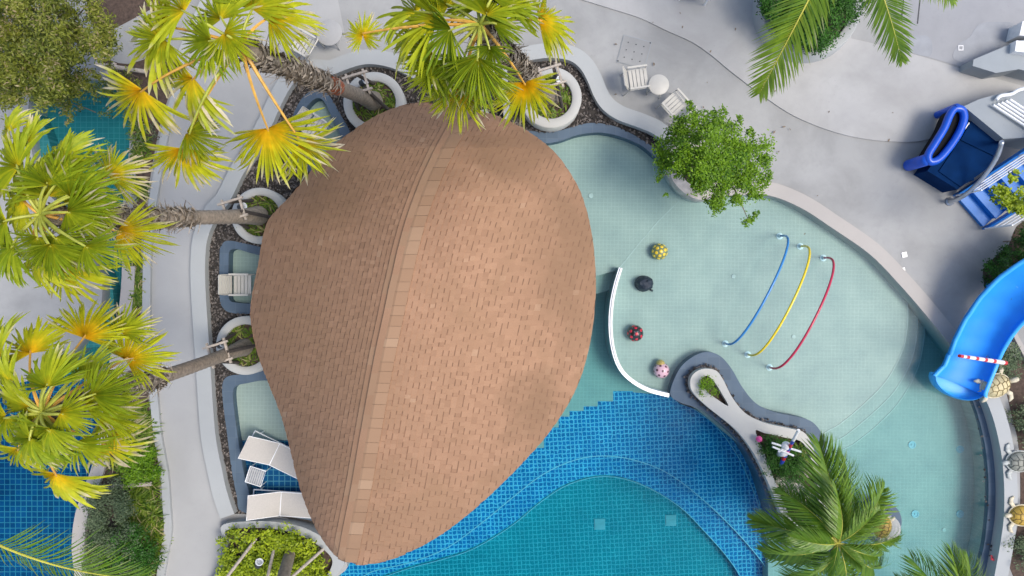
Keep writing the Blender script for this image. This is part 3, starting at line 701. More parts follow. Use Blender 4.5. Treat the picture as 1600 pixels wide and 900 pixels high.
def trunk(tr, base, top, r0, r1, bootfrom, nb, band=None):
    n = 70; pts, rad = [], []
    for i in range(n + 1):
        u = i / n; p = base.lerp(top, u) + Vector((0, 0, 0)); bow = math.sin(u * PI) * .12
        pts.append(p + Vector((bow * .5, -bow * .3, 0))); r = r0 + (r1 - r0) * u + (.10 * (1 - u) ** 9); rad.append(r * (1 + (.035 if i % 2 else -.02)))
    MB().tube(pts, rad, 16, 0).build('trunk', M['trunk'], tr, auto=60)
    bt = MB(); ax = (top - base).normalized()
    for k in range(nb):
        u = bootfrom + (1 - bootfrom) * (k + random.random()) / nb; i = min(n - 1, int(u * n)); p = pts[i]; r = rad[i] * .98; a = k * 2.4 + random.uniform(-.3, .3)
        o = Vector((math.cos(a), math.sin(a), 0)); s = Vector((-math.sin(a), math.cos(a), 0)); h = random.uniform(.18, .40); w = random.uniform(.016, .045); lean = random.uniform(.02, .075); cr = random.uniform(-.8, .8)
        A = p + o * r; B = A + ax * h * .5 + o * lean * .7 + s * cr * h * .5; C = A + ax * h + o * lean * random.uniform(.5, 1.3) + s * cr * h * 1.3
        vs = [A - s * w, A + s * w, B - s * w * .7 + o * .012, B + s * w * .7 + o * .012, C - s * w * .3, C + s * w * .3]
        bt.add(vs, [(0, 1, 3, 2), (2, 3, 5, 4)], 0, random.random())
    stuff(bt.build('leaf_bases', M['boot'], tr))
    if band:
        i0_, i1_ = int(band[0] * n), int(band[1] * n)
        MB().tube(pts[i0_:i1_ + 1], [r * 1.16 for r in rad[i0_:i1_ + 1]], 14).build('torn_bark', M['rust'], tr, auto=50)
def fan_palm(label, base_px, crown_px, zc, fans, extra=8, seed=0, band=None, r0=.155, boot=.45):
    random.seed(seed); base = P(*base_px, .3); top = P(*crown_px, zc)
    tr = thing('fan_palm', label, 'palm', base, 0, 'fan palms growing in the round planters')
    trunk(tr, base, top, r0, .15, boot, 620, band)
    apex = top + Vector((0, 0, .25)); b0 = wloc(tr)
    lst = list(fans)
    for k in range(extra):
        a = random.uniform(0, 2 * PI); rr = random.uniform(25, 70); h = (crown_px[0] + math.cos(a) * rr, crown_px[1] + math.sin(a) * rr); L = random.uniform(55, 75)
        lst.append((h[0], h[1], h[0] + math.cos(a) * L, h[1] + math.sin(a) * L, random.uniform(.05, .4), random.uniform(.1, .5), random.uniform(.35, .9), 0))
    for hx, hy, tx, ty, yel, ble, dz, full in lst:
        zh = zc + dz; hub = P(hx, hy, zh); tip = P(tx, ty, zh); ax = tip - hub; L = ax.length
        pitch = random.uniform(.15, .4) if dz > 0 else random.uniform(.35, .7)
        roll = random.uniform(-.35, .35)
        d3 = (ax.normalized() + Vector((0, 0, -math.tan(pitch) * .75 if not full else 0))).normalized()
        side = d3.cross(Vector((0, 0, 1))).normalized(); up = (side.cross(d3) + side * roll).normalized()
        o = link('frond', FULL if full else random.choice(FANS), tr); sc = L * 1.02 / max(.6, math.cos(pitch * .6))
        Mx = Matrix.Translation(-b0) @ frame(hub, d3, up) @ Matrix.Diagonal((sc, sc * random.uniform(.9, 1.05), sc, 1)); o.matrix_local = Mx
        o.color = (yel, ble, 0, 1)
        m1 = apex.lerp(hub, .5) + Vector((0, 0, .12 + .10 * (hub - apex).length))
        cv = [apex * (1 - u) ** 2 + m1 * 2 * u * (1 - u) + (hub + d3 * .05) * u * u for u in [i / 8 for i in range(9)]]
        inv = Mx.inverted(); loc = [inv @ (c - b0) for c in cv]
        MB().tube(loc, [(.032 - .016 * i / 8) / sc for i in range(9)], 6).build('petiole', M['petiole'] if yel > .55 else M['petiolegreen'], o, True)
    return tr
Y = .85
fan_palm('leaning fan palm with torn reddish bark on its trunk, above the upper walkway', (584, 158), (387, 80), 7.2, [
    (262, 42, 150, 22, .8, .75, .0, 0), (330, 62, 268, 88, .15, .3, .4, 0), (222, 140, 160, 205, .95, .7, -.5, 0), (302, 122, 245, 190, .7, .7, -.2, 0), (288, 18, 215, -20, .55, .3, .3, 0),
    (285, 232, 275, 305, .95, .55, -.9, 0), (418, 200, 445, 292, 1.0, .45, -.6, 0), (420, 25, 500, 22, .9, .4, .1, 0), (350, 52, 400, 85, .5, .5, .5, 0), (291, 207, 345, 235, .4, .5, -.5, 0), (345, 30, 330, -45, .4, .3, .3, 0),
    (395, 15, 420, -55, .5, .3, .3, 0), (255, 60, 185, 90, .5, .6, .1, 0), (470, 222, 518, 275, .8, .75, -.8, 0)], 0, 3, band=(.44, .52))
fan_palm('fan palm with the densest dark green crown, at the upper left edge', (405, 337), (82, 338), 7.2, [
    (40, 312, -30, 300, .7, .2, .2, 0), (45, 225, 25, 175, .5, .3, .1, 0), (95, 250, 85, 190, .35, .2, .3, 0), (170, 275, 222, 240, .75, .8, -.6, 0), (184, 360, 250, 392, .95, .4, -.7, 0), (97, 415, 85, 492, .95, .4, -.5, 0),
    (55, 405, 30, 465, .75, .35, -.2, 0), (120, 300, 175, 270, .1, .2, .5, 0), (105, 330, 165, 355, .15, .5, .6, 0), (60, 370, 50, 430, .2, .2, .6, 0), (22, 385, -40, 420, .1, .2, .4, 0), (30, 260, -30, 220, .35, .2, .3, 0), (110, 375, 150, 420, .25, .3, .4, 0), (75, 290, 60, 225, .2, .2, .6, 0), (140, 330, 190, 345, .6, .8, 0, 0), (10, 345, -60, 360, .2, .2, .5, 0), (95, 280, 140, 225, .2, .2, .5, 0), (15, 205, -20, 170, .5, .3, 0, 0)], 8, 5)
fan_palm('fan palm with a slender bare lower trunk and spread crown over the blue tiled pool', (383, 542), (84, 640), 7.2, [
    (48, 552, 25, 490, .95, .25, -.2, 0), (131, 528, 152, 455, 1.0, .35, -.3, 0), (196, 562, 245, 512, .95, .3, -.5, 0), (130, 592, 145, 535, .35, .2, .2, 0), (94, 645, 145, 668, .45, .3, .7, 0), (160, 648, 222, 672, .45, .3, -.1, 0),
    (47, 635, -20, 665, .45, .2, .3, 0), (88, 740, 85, 815, .95, .35, -.5, 0), (160, 692, 212, 735, .95, .85, -.5, 0), (28, 700, 12, 760, .6, .3, -.1, 0), (72, 690, 68, 745, .1, .3, .3, 0), (20, 600, -40, 580, .5, .2, .2, 0), (75, 595, 60, 545, .3, .25, .5, 0), (0, 560, -60, 520, .4, .2, 0, 0), (190, 520, 215, 470, .4, .6, -.6, 0), (60, 665, 40, 720, .2, .2, .5, 0), (10, 650, -50, 700, .3, .2, .3, 0), (120, 690, 145, 745, .3, .3, .1, 0)], 6, 8, r0=.13, boot=.55)
fan_palm('bright green fan palm leaning over the top edge of the roof', (862, 150), (752, 48), 7.2, [
    (567, 57, 567, 18, .8, .5, -.3, 1), (686, 33, 590, 12, .6, .25, .2, 0), (705, 46, 640, 82, .05, .15, .4, 0), (672, 76, 608, 112, .5, .25, -.1, 0), (718, 137, 705, 205, 1.0, .45, -.8, 0), (752, 110, 745, 185, .25, .3, -.4, 0), (842, 32, 912, 28, 1.0, .45, -.2, 0),
    (820, 128, 832, 200, 1.05, .45, -1.2, 0), (772, 40, 815, 8, .1, .2, .5, 0), (745, 12, 735, -50, .3, .2, .3, 0), (765, 72, 765, 120, .05, .2, .5, 0), (690, 100, 655, 165, .3, .3, -.2, 0), (650, 20, 600, -30, .45, .2, 0, 0), (700, 10, 670, -50, .35, .2, .2, 0), (800, 18, 850, -25, .3, .2, .2, 0), (725, 90, 700, 150, .15, .2, .2, 0)], 4, 13)

def strap_clump(b, c, n, L, seed, rr=.05, straw=.1):
    r_ = random.Random(seed)
    for i in range(n):
        a = r_.uniform(0, 2 * PI); l = L * r_.uniform(.6, 1.15); w = r_.uniform(.010, .018); o = Vector((math.cos(a), math.sin(a), 0)); s = Vector((-math.sin(a), math.cos(a), 0)); up = r_.uniform(.5, 1.1); vs = []; rt_ = c + o * r_.uniform(0, rr)
        for u, k in ((0, 1), (.35, 1.1), (.7, .8), (1, .1)):
            p = rt_ + o * l * u * .8 + Vector((0, 0, l * (up * u - .85 * u * u))); vs += [p - s * w * k, p + s * w * k]
        b.add(vs, [(0, 1, 3, 2), (2, 3, 5, 4), (4, 5, 7, 6)], 0, min(1, r_.random() * (1 - straw) + straw * r_.random() * 2))
def clump(poly_pts, z, L, n, seed, name, label, cat, group=None, mat='strap'):
    b = MB()
    for i, (x, y) in enumerate(poly_pts): strap_clump(b, P(x, y, z), n, L, seed + i)
    base = P(*poly_pts[0], z); e = thing(name, label, cat, base, 0, group); stuff(b.build('leaves', M[mat], e)); return e
pnames = ['under the palm with torn bark', 'nearest the dense dark palm trunk', 'below the slender palm trunk', 'right of the top edge of the roof']
crowns = [(584, 158), (405, 337), (383, 542), (862, 150)]
dirs = [(-.92, .38), (-1, 0), (-.95, -.3), (-.75, .66)]
for i, (cx, cy, ro, ri) in enumerate(RINGS):
    z = .42; c = P(cx, cy, z); c.z = 0; R0 = ro / ppm(z); R1 = ri / ppm(z)
    t_ = thing('round_planter', 'round white ring planter ' + pnames[i], 'planter', c, 0, 'round white palm planters')
    MB().lathe([(R0, -.06), (R0, z - .02), (R0 - .02, z), (R1 + .02, z), (R1, z - .02), (R1, .1)], 48).build('ring', M['planter'], t_, True, auto=50)
    MB().lathe([(R1 + .05, .12), (R1 + .05, .3), (0, .34)], 24).build('soil', M['soil'], t_, True)
    rr = random.Random(40 + i); pts_ = []
    for k in range(11):
        a = k * 2 * PI / 11 + rr.uniform(-.2, .2); q = ri * rr.uniform(.6, .9); pts_.append((cx + math.cos(a) * q, cy + math.sin(a) * q))
    clump(pts_, .3, .34, 20, 100 + i * 30, 'lily_plant', 'strap leaved green plants inside the round planter ' + pnames[i], 'plant', 'plants in the round planters')
    # timber prop: three dark poles and a pale clamp round the trunk
    b0 = P(*crowns[i], .3); d_ = Vector((dirs[i][0], dirs[i][1], 0)).normalized(); hh = b0 + Vector((d_.x * .12, d_.y * .12, 1.35))
    pr = thing('tree_prop', 'timber prop with pale clamp bracing the ' + ['palm with torn bark', 'palm with the dense dark crown', 'palm with the slender bare trunk', 'palm right of the roof top'][i], 'prop', b0, 0, 'timber props bracing the palms')
    for k in range(3):
        a = math.atan2(d_.y, d_.x) + 2 * PI * k / 3 + .9; e_ = Vector((math.cos(a), math.sin(a), 0)); MB().tube([hh + e_ * .2, b0 + e_ * (R1 * .8) + Vector((0, 0, 0))], .045, 8).build('pole', M['darkstake'], pr)
    for k in range(4):
        a = k * PI / 2 + .3; e_ = Vector((math.cos(a), math.sin(a), 0)); s_ = Vector((-e_.y, e_.x, 0)); p_ = hh + e_ * .21
        MB().box(p_ + Vector((0, 0, .03 if k % 2 else -.03)), (.05, .62, .06), a).build('clamp_bar', M['stake'], pr)
def spot(px, py, z, az, label, s=1.0):
    c = P(px, py, z); e = thing('spotlight', label, 'lamp', c, az, 'garden spotlights')
    T = Matrix.Translation((0, 0, .1)) @ Matrix.Rotation(R(55), 4, 'Y')
    MB().lathe([(.05 * s, -.02), (.085 * s, 0), (.085 * s, .16), (.07 * s, .16), (.07 * s, .13), (0, .12)], 18, (0, 0, .12), M=T.to_3x3()).build('housing', M['darkmetal'], e, True, auto=40)
    MB().lathe([(.068 * s, .15), (.088 * s, .15), (.088 * s, .168), (.068 * s, .168), (.068 * s, .15)], 18, (0, 0, .12), M=T.to_3x3()).build('bezel', M['lampglass'], e, True)
    MB().tube([(0, 0, -.3), (0, 0, .13)], .018, 8).build('stake', M['darkmetal'], e, True)
spot(566, 133, .75, R(20), 'black spotlight with a pale rim beside the palm with torn bark'); spot(378, 325, .75, R(10), 'black spotlight with a pale rim beside the dense palm trunk')
spot(346, 539, .7, R(20), 'black spotlight with a pale rim beside the slender palm trunk'); spot(866, 122, .7, R(-40), 'black spotlight with a pale rim in the planter right of the roof')

# ---------------------------------------------------------------- feather palms
def feather_mesh(nm, n, seed, arc=.35, lw=.28, droop=.5, fwd=.75, wid=.011):
    """unit-length rib along +x, leaflets both sides; one mesh of leaflets"""
    r_ = random.Random(seed); b = MB()
    rib = lambda u: Vector((u * (1 - .12 * arc * u), 0, arc * (.55 * u - .95 * u * u)))
    for i in range(n):
        u = .10 + .89 * i / (n - 1); p = rib(u); env = math.sin(PI * min(1, .16 + .80 * u)) ** .7
        for sd_ in (-1, 1):
            if r_.random() < .03: continue
            l = lw * env * r_.uniform(.88, 1.1); f = fwd + .5 * u * u + r_.gauss(0, .06); ca, sa = math.cos(PI / 2 - f * .8), math.sin(PI / 2 - f * .8)
            o = Vector((ca, sd_ * sa, 0)); vs, rad = [], []; dr = droop * r_.uniform(.6, 1.5); up = r_.uniform(.05, .3); s = Vector((-o.y, o.x, 0))
            for w, k in ((0, .7), (.35, 1.1), (.7, .8), (1, .06)):
                q = p + o * l * w + Vector((0, 0, l * (up * w - dr * w * w))); tl_ = Vector((0, 0, .5 * wid * k))
                vs += [q - s * wid * k - tl_, q + s * wid * k + tl_]; rad += [.35 + .55 * w] * 2
            b.add(vs, [(0, 1, 3, 2), (2, 3, 5, 4), (4, 5, 7, 6)], 0, r_.random(), rad)
    o = b.build(nm, M['feather']); me = o.data; bpy.data.objects.remove(o)
    rb = MB(); rb.tube([rib(u / 14) for u in range(-2, 15)], [.010 - .008 * u / 16 for u in range(17)], 6); o = rb.build('rib', M['rib']); rm = o.data; bpy.data.objects.remove(o)
    return me, rm
FE = [feather_mesh('feather', 52, 21, .3, .30, .45, .75, .0065), feather_mesh('feather', 50, 22, .5, .32, .7, .75, .0065), feather_mesh('feather', 56, 23, .22, .28, .35, .9, .006)]
DENSE = [feather_mesh('feather', 74, 31, .55, .40, .6, .95, .0085), feather_mesh('feather', 70, 32, .75, .42, .9, .8, .0085), feather_mesh('feather', 72, 33, .4, .38, .6, 1.05, .008)]
def feather_palm(label, base, top, fronds, meshes, seed, tr_r=(.16, .12), cat='palm', group=None):
    random.seed(seed); e = thing('feather_palm', label, cat, base, 0, group); b0 = base
    pts = [base.lerp(top, i / 24) for i in range(25)]
    MB().tube(pts, [(tr_r[0] + (tr_r[1] - tr_r[0]) * i / 24) * (1.04 if i % 2 else .97) for i in range(25)], 12).build('trunk', M['trunk'], e, auto=60)
    for (r0, tip, yel, ble, roll) in fronds:
        ax = tip - r0; L = ax.length; x = ax.normalized(); side = x.cross(Vector((0, 0, 1))).normalized(); up = (side.cross(x) + side * roll).normalized()
        fm, rm = random.choice(meshes); o = link('frond', fm, e); o.matrix_local = Matrix.Translation(-b0) @ frame(r0, x, up) @ Matrix.Diagonal((L * 1.05, L * random.uniform(.8, 1.0), L * 1.05, 1)); o.color = (yel, ble, 0, 1)
        link('rib', rm, o)
    return e
c5 = (1305, 845); z5 = 3.6; t5 = P(*c5, z5)
fr = []
for tx, ty, dz, y_, rl in ((1180, 815, -.3, .2, .2), (1195, 880, -.6, .15, -.2), (1292, 700, .3, .35, -.1), (1232, 760, -.1, .2, .3), (1345, 725, .3, .3, .2), (1400, 765, .1, .5, -.2), (1418, 850, -.2, .45, .3), (1395, 915, -.5, .25, .1), (1330, 940, -.4, .2, 0), (1250, 930, -.5, .2, -.3), (1370, 810, .8, .5, -.3), (1345, 885, .5, .35, .2), (1250, 850, .6, .25, -.2), (1320, 775, .8, .45, .1), (1385, 880, .2, .3, 0), (1300, 900, .4, .15, .2)):
    tip = P(tx, ty, z5 + dz); q = t5 + Vector((0, 0, .12)); fr.append((q, tip, y_ * .6, .1, rl))
feather_palm('leafy green palm overhanging the peninsula and the shallow pool', P(1290, 800, .1), t5, fr, DENSE, 51, (.13, .12))
t6 = P(1500, 985, 2.2)
feather_palm('young palm whose leaf tips poke in at the bottom edge right of the leafy palm', P(1500, 960, -.9), t6, [(t6, P(x, y, 2.2 + d), yy, .1, rl) for x, y, d, yy, rl in ((1448, 885, .3, .05, .2), (1502, 872, .4, .4, .1), (1532, 886, .3, .4, -.1), (1420, 920, .2, .1, 0))], DENSE, 52, (.1, .1))
t7 = P(1345, -120, 5.0)
feather_palm('tall coconut palm with yellow ribbed leaves above the round shrub bed', P(1340, -60, 0), t7, [(P(1303, -78, 5.0), P(1190, 142, 4.2), .62, .3, .15), (P(1352, -80, 5.0), P(1414, 92, 4.4), .35, .1, .3), (t7, P(1500, -8, 4.6), .5, .3, 0), (t7, P(1200, -160, 4.8), .3, .2, 0), (t7, P(1480, -250, 4.8), .3, .2, 0), (t7, P(1330, -330, 5), .3, .2, .1)], FE, 53, (.17, .13))
t8 = P(-60, 800, 5.5)
feather_palm('coconut palm leaf reaching in at the lower left corner', P(-20, 800, 0), t8, [(P(-30, 838, 5.0), P(215, 925, 4.0), .3, .25, .25), (t8, P(-250, 700, 5), .3, .2, 0), (t8, P(-100, 990, 5), .3, .2, 0), (t8, P(-220, 880, 5), .3, .2, 0)], FE, 54)

# ---------------------------------------------------------------- leafy trees and shrubs
def leaf_cloud(b, c, rad, n, size, r_, flat=.75, aspect=2.2):
    subs = [Vector((r_.gauss(0, .55), r_.gauss(0, .55), r_.gauss(0, .4))) for _ in range(6)]
    for _ in range(n):
        v = r_.choice(subs) + Vector((r_.gauss(0, .3), r_.gauss(0, .3), r_.gauss(0, .28))); p = Vector((c[0] + v.x * rad[0], c[1] + v.y * rad[1], c[2] + v.z * rad[2]))
        a = r_.uniform(0, 2 * PI); tl_ = r_.gauss(0, .5); l = size * r_.uniform(.6, 1.3); w = l / aspect
        d = Vector((math.cos(a), math.sin(a), tl_)).normalized(); s = Vector((-math.sin(a), math.cos(a), r_.gauss(0, .4))).normalized()
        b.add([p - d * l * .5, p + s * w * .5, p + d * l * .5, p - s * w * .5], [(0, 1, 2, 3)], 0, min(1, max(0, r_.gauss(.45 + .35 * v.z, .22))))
def blobs_in(poly, z0, z1, n, r0, r1, seed):
    r_ = random.Random(seed); X = [p[0] for p in poly]; Y_ = [p[1] for p in poly]; o = []
    k = 0
    while len(o) < n and k < 5000:
        k += 1; x, y = r_.uniform(min(X), max(X)), r_.uniform(min(Y_), max(Y_))
        if inside(poly, np.array([x]), np.array([y]))[0]: o.append((x, y, r_.uniform(z0, z1), r_.uniform(r0, r1)))
    return o
def tree(name, label, base, blobs, per, size, mat, seed, cat='tree', tr=.07, aspect=2.2, flat=.7):
    r_ = random.Random(seed); e = thing(name, label, cat, base); cen = sum((P(b[0], b[1], b[2]) for b in blobs), Vector()) / len(blobs)
    fork = base.lerp(cen, .45); MB().tube([base, base.lerp(fork, .5) + Vector((.04, .03, 0)), fork], [tr, tr * .85, tr * .75], 10).build('trunk', M['bark'], e, auto=60)
    cb = MB()
    for i, (x, y, z, rr) in enumerate(blobs):
        c = P(x, y, z); w = rr / ppm(z); leaf_cloud(cb, c, (w, w, w * flat), int(per * (rr / 14) ** 2), size, r_, aspect=aspect)
        if i % 3 == 0:
            MB().tube([fork, fork.lerp(c, .5) + Vector((r_.gauss(0, .06), r_.gauss(0, .06), .06)), c], [tr * .5, tr * .3, tr * .08], 6).build('limb', M['bark'], e, auto=60)
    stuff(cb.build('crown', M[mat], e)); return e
def shrub(name, label, blobs, per, size, mat, seed, cat='shrub', group=None, aspect=2.2):
    r_ = random.Random(seed); b = MB()
    e = thing(name, label, cat, P(blobs[0][0], blobs[0][1], 0), 0, group)
    for x, y, z, rr in blobs:
        w = rr / ppm(z); leaf_cloud(b, P(x, y, z), (w, w, w * .7), int(per * (rr / 14) ** 2), size, r_, aspect=aspect)
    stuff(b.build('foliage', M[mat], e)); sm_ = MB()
    for x, y, z, rr in blobs[:12]: sm_.tube([P(x, y, z) + Vector((0, 0, -z * .98)), P(x, y, z)], [.015, .006], 5)
    stuff(sm_.build('stems', M['bark'], e)); return e
poolt = [(x, y, z, r * 1.15) for x, y, z, r in [(1075, 205, 2.2, 17), (1055, 210, 2.0, 14), (1100, 200, 2.5, 18), (1130, 212, 2.6, 18), (1155, 228, 2.5, 20), (1170, 250, 2.4, 20), (1160, 275, 2.3, 18), (1135, 290, 2.2, 18), (1110, 285, 2.4, 17), (1085, 275, 2.3, 18), (1060, 262, 2.2, 17), (1045, 240, 2.0, 15), (1090, 235, 2.8, 22), (1120, 245, 3.0, 24), (1140, 255, 2.9, 20), (1070, 235, 2.6, 20), (1105, 262, 2.7, 20),
          (1122, 305, 2.1, 14), (1150, 300, 2.0, 14), (1180, 300, 2.0, 12), (1110, 318, 1.9, 9), (1170, 345, 1.9, 7), (1182, 335, 1.9, 5), (1035, 258, 1.8, 10), (1030, 275, 1.8, 5), (1080, 170, 2.2, 5), (1085, 182, 2.2, 7), (1078, 158, 2.2, 4), (1125, 178, 2.3, 9), (1130, 192, 2.4, 9), (1155, 185, 2.3, 5), (1176, 208, 2.3, 6), (1195, 250, 2.2, 8), (1200, 275, 2.2, 6), (1192, 232, 2.2, 5), (1040, 305, 1.8, 3), (1192, 285, 2, 8), (1060, 188, 2.2, 9)]]
tree('leafy_tree', 'loose bright green tree overhanging the edge of the shallow pool', P(1098, 262, .25), poolt, 430, .072, 'leafbright', 61, aspect=2.4)
ol = blobs_in([(-60, -60), (130, -60), (150, 20), (165, 90), (120, 130), (90, 145), (20, 150), (-60, 110)], 2.6, 4.6, 62, 16, 30, 5) + [(100, 165, 2.6, 10), (110, 185, 2.4, 7), (60, 150, 2.6, 9), (170, 110, 2.4, 8), (30, 148, 2.7, 10), (140, 120, 2.6, 12)]
tree('olive_tree', 'large dull olive green tree filling the upper left corner', P(140, 60, 0), ol, 270, .085, 'leafolive', 62, aspect=3)
tip_ = blobs_in([(1570, 262), (1640, 240), (1650, 340), (1580, 335), (1560, 300)], 2.2, 2.8, 10, 7, 13, 8) + [(1585, 275, 2.5, 9), (1578, 320, 2.4, 9), (1592, 330, 2.4, 9), (1560, 292, 2.4, 4)]
tree('round_leaf_tree', 'lime green tree twigs in front of the blue stairs', P(1640, 330, 0), tip_, 300, .07, 'lime', 63, tr=.05, aspect=1.4)
# shrub beds
c = P(1267, 8, .45); c.z = 0
t_ = thing('round_planter', 'large round grey planter full of dark shrubs at the top edge', 'planter', c); q = 78 / ppm(.45)
MB().lathe([(q + .08, 0), (q + .02, .42), (q, .45), (q - .22, .45), (q - .24, .43), (q - .24, .1)], 56).build('ring', M['render'], t_, True, auto=50); MB().lathe([(q - .2, .1), (q - .2, .36), (0, .38)], 32).build('soil', M['soil'], t_, True)
shrub('shrub', 'dense dark green shrubs filling the large round planter', blobs_in(circle(1267, 0, 66, 24), .6, 1.05, 90, 12, 20, 9), 300, .065, 'leafdark', 71)
def bed(poly, name='planting_soil', z=.006): struct(MB().slab(poly, z, -.05).build(name, M['soil']))
B1 = spline([(160, 95), (200, 100), (272, 80), (272, 120), (250, 195), (238, 258), (230, 305), (222, 360), (219, 430), (219, 530), (208, 530), (206, 430), (209, 360), (214, 300), (208, 240), (205, 170)], True, 4)
bed(B1)
B1b = [(150, 60), (300, -20), (330, -40), (290, -60), (120, -60)]; bed(B1b, z=.009)
B2 = spline([(200, 580), (228, 600), (236, 675), (242, 710), (248, 745), (251, 790), (253, 830), (246, 870), (236, 940), (135, 960), (130, 880), (128, 840), (134, 800), (146, 765), (162, 722), (172, 680), (182, 630)], True, 4)
bed(B2)
shrub('shrub', 'grey green shrub mass in the bed beside the lower walkway', blobs_in([(140, 770), (185, 765), (205, 800), (200, 850), (215, 900), (140, 910), (133, 850)], .35, .8, 60, 10, 17, 3), 260, .055, 'leafgrey', 72)
rr = random.Random(77)
def strapbed(poly, n, L, name, label, mat, seed, per=16, z=.02):
    pts_ = blobs_in(poly, 0, 1, n, 1, 1, seed); return clump([(p[0], p[1]) for p in pts_], z, L, per, seed, name, label, 'plant', None, mat)
strapbed([(195, 770), (245, 760), (250, 800), (248, 850), (236, 895), (205, 895), (200, 840)], 90, .5, 'lily_plant', 'yellow green strap leaved plants along the lower walkway kerb', 'strap', 301, 20)
strapbed([(205, 640), (232, 640), (244, 730), (240, 756), (190, 752), (180, 720)], 60, .45, 'lily_plant', 'strap leaved plants under the slender palm crown beside the walkway', 'strap', 402, 18)
strapbed([(208, 400), (219, 400), (219, 480), (209, 480)], 26, .28, 'lily_plant', 'narrow row of grass between the left pool and the walkway', 'strap', 503, 18)
strapbed([(208, 190), (236, 190), (228, 320), (212, 320)], 24, .3, 'lily_plant', 'sparse dark plants in the bare bed below the torn bark palm crown', 'strap', 604, 14)
shrub('shrub', 'small bright green shrub at the edge of the left teal pool', blobs_in([(110, 235), (170, 225), (190, 260), (185, 330), (160, 350), (120, 290)], .2, .5, 20, 6, 11, 31), 110, .06, 'leafbright', 73)
shrub('shrub', 'small grey green bush beside the walkway under the torn bark palm', blobs_in([(210, 185), (240, 185), (236, 225), (210, 230)], .2, .5, 8, 6, 10, 32), 110, .055, 'leafgrey', 74)
shrub('shrub', 'sparse shrub under the slender palm beside the blue tiled pool', blobs_in([(110, 565), (190, 570), (200, 610), (160, 625), (105, 600)], .3, .8, 16, 7, 12, 33), 70, .06, 'leafbright', 75)
shrub('shrub', 'dense dark green shrubs at the bottom of the bed beside the lower walkway', blobs_in([(150, 840), (215, 830), (240, 860), (235, 920), (140, 920)], .3, .75, 44, 10, 15, 34), 240, .06, 'leafdark', 77)
shrub('shrub', 'mid green shrub under the yellow drooping fan by the walkway kerb', blobs_in([(178, 715), (238, 700), (246, 745), (205, 765), (170, 755)], .25, .6, 30, 8, 13, 35), 200, .06, 'leafbright', 78)
shrub('shrub', 'leafy shrub below the olive tree beside the left teal pool', blobs_in([(60, 150), (150, 120), (205, 105), (250, 120), (215, 180), (130, 175)], .25, .7, 26, 8, 13, 36), 150, .065, 'leafolive', 79)
for x0, y0, x1, y1, lab in ((150, 100, 228, 112, 'weathered timber pole lying by the olive tree'), (165, 118, 180, 98, 'short weathered timber lying crosswise by the olive tree'), (150, 762, 236, 756, 'weathered timber rail crossing the shrub bed')):
    tag(MB().tube([P(x0, y0, .3), P(x1, y1, .3)], .055, 8).build('timber_pole', M['stake'], auto=60), lab, 'pole')
# planter with lime shrubs below the roof tip
BPo = spline([(346, 822), (380, 815), (425, 815), (470, 823), (505, 840), (530, 862), (538, 880), (522, 905), (500, 950), (420, 1000), (330, 990), (322, 930), (342, 885), (350, 850)], True, 5)
BPi = spline([(352, 830), (382, 825), (424, 826), (465, 835), (497, 852), (518, 872), (516, 890), (500, 915), (480, 945), (415, 985), (342, 975), (335, 930), (350, 890), (356, 850)], True, 5)
tag(MB().slab(BPo, .30, -2.0, [BPi]).build('planter', M['render']), 'white curved planter wall under the lower tip of the roof', 'planter')
struct(MB().slab(BPi, .15, -.05, pz=.3).build('planting_soil', M['soil']))
shrub('shrub', 'lime green shrubs inside the white curved planter below the roof', blobs_in([(356, 838), (425, 834), (480, 848), (510, 876), (495, 905), (345, 905)], .3, .6, 80, 9, 14, 41), 150, .08, 'lime', 76, aspect=1.8)
for x0, y0, x1, y1, z1, lab in ((430, 850, 415, 915, 1.2, 'thin grey stake standing upright among the lime shrubs'), (505, 858, 452, 905, 1.2, 'grey stake slanting towards the roof tip in the lime shrubs'), (400, 842, 352, 905, 1.2, 'grey stake slanting towards the walkway in the lime shrubs')):
    tag(MB().tube([P(x0, y0, .45), P(x1, y1, z1)], .04, 8).build('timber_stake', M['stake'], auto=60), lab, 'stake', 'stakes in the lime shrubs')
e = thing('palm_stump', 'tan cut palm trunk among the lime shrubs at the bottom edge', 'trunk', P(449, 885, .2)); MB().tube([P(452, 868, .5), P(440, 912, 1.6)], [.14, .16], 14).build('trunk', M['boot'], e, auto=60); MB().lathe([(.15, 0), (.12, .05), (0, .06)], 14, P(452, 868, .5)).build('collar', M['trunk'], e)
spot(406, 880, .6, R(60), 'black spotlight with a pale rim among the lime shrubs', 1.1)
# right hand beds
B3 = spline([(1700, 330), (1600, 345), (1575, 385), (1548, 408), (1536, 428), (1560, 470), (1700, 480)], True, 4); bed(B3)
shrub('hedge', 'dark green hedge behind the blue slide', blobs_in([(1700, 350), (1600, 352), (1578, 385), (1550, 410), (1540, 428), (1570, 470), (1700, 470)], .4, .9, 90, 10, 16, 51), 280, .06, 'leafdark', 81)
B4 = spline([(1580, 645), (1592, 700), (1594, 800), (1585, 905), (1720, 905), (1720, 560), (1590, 560), (1560, 545)], True, 4); bed(B4)
sh = [([(1548, 580), (1580, 540), (1592, 560), (1570, 590)], 'grey shrub inside the angular bed beside the striped pole', 'leafgrey'), ([(1580, 640), (1650, 620), (1650, 695), (1592, 690)], 'grey green plants between the cream and the grey turtle', 'leafgrey'), ([(1592, 835), (1650, 830), (1650, 880), (1590, 880)], 'low grey plants below the gold turtle at the right edge', 'leafgrey')]
for i, (pl, lab, mt) in enumerate(sh): shrub('shrub', lab, blobs_in(pl, .15, .4, 26, 8, 13, 60 + i), 190, .06, mt, 90 + i)
KW = [(1546, 556), (1580, 518), (1612, 580)]; KO = [(1535, 556), (1580, 505), (1625, 585)]
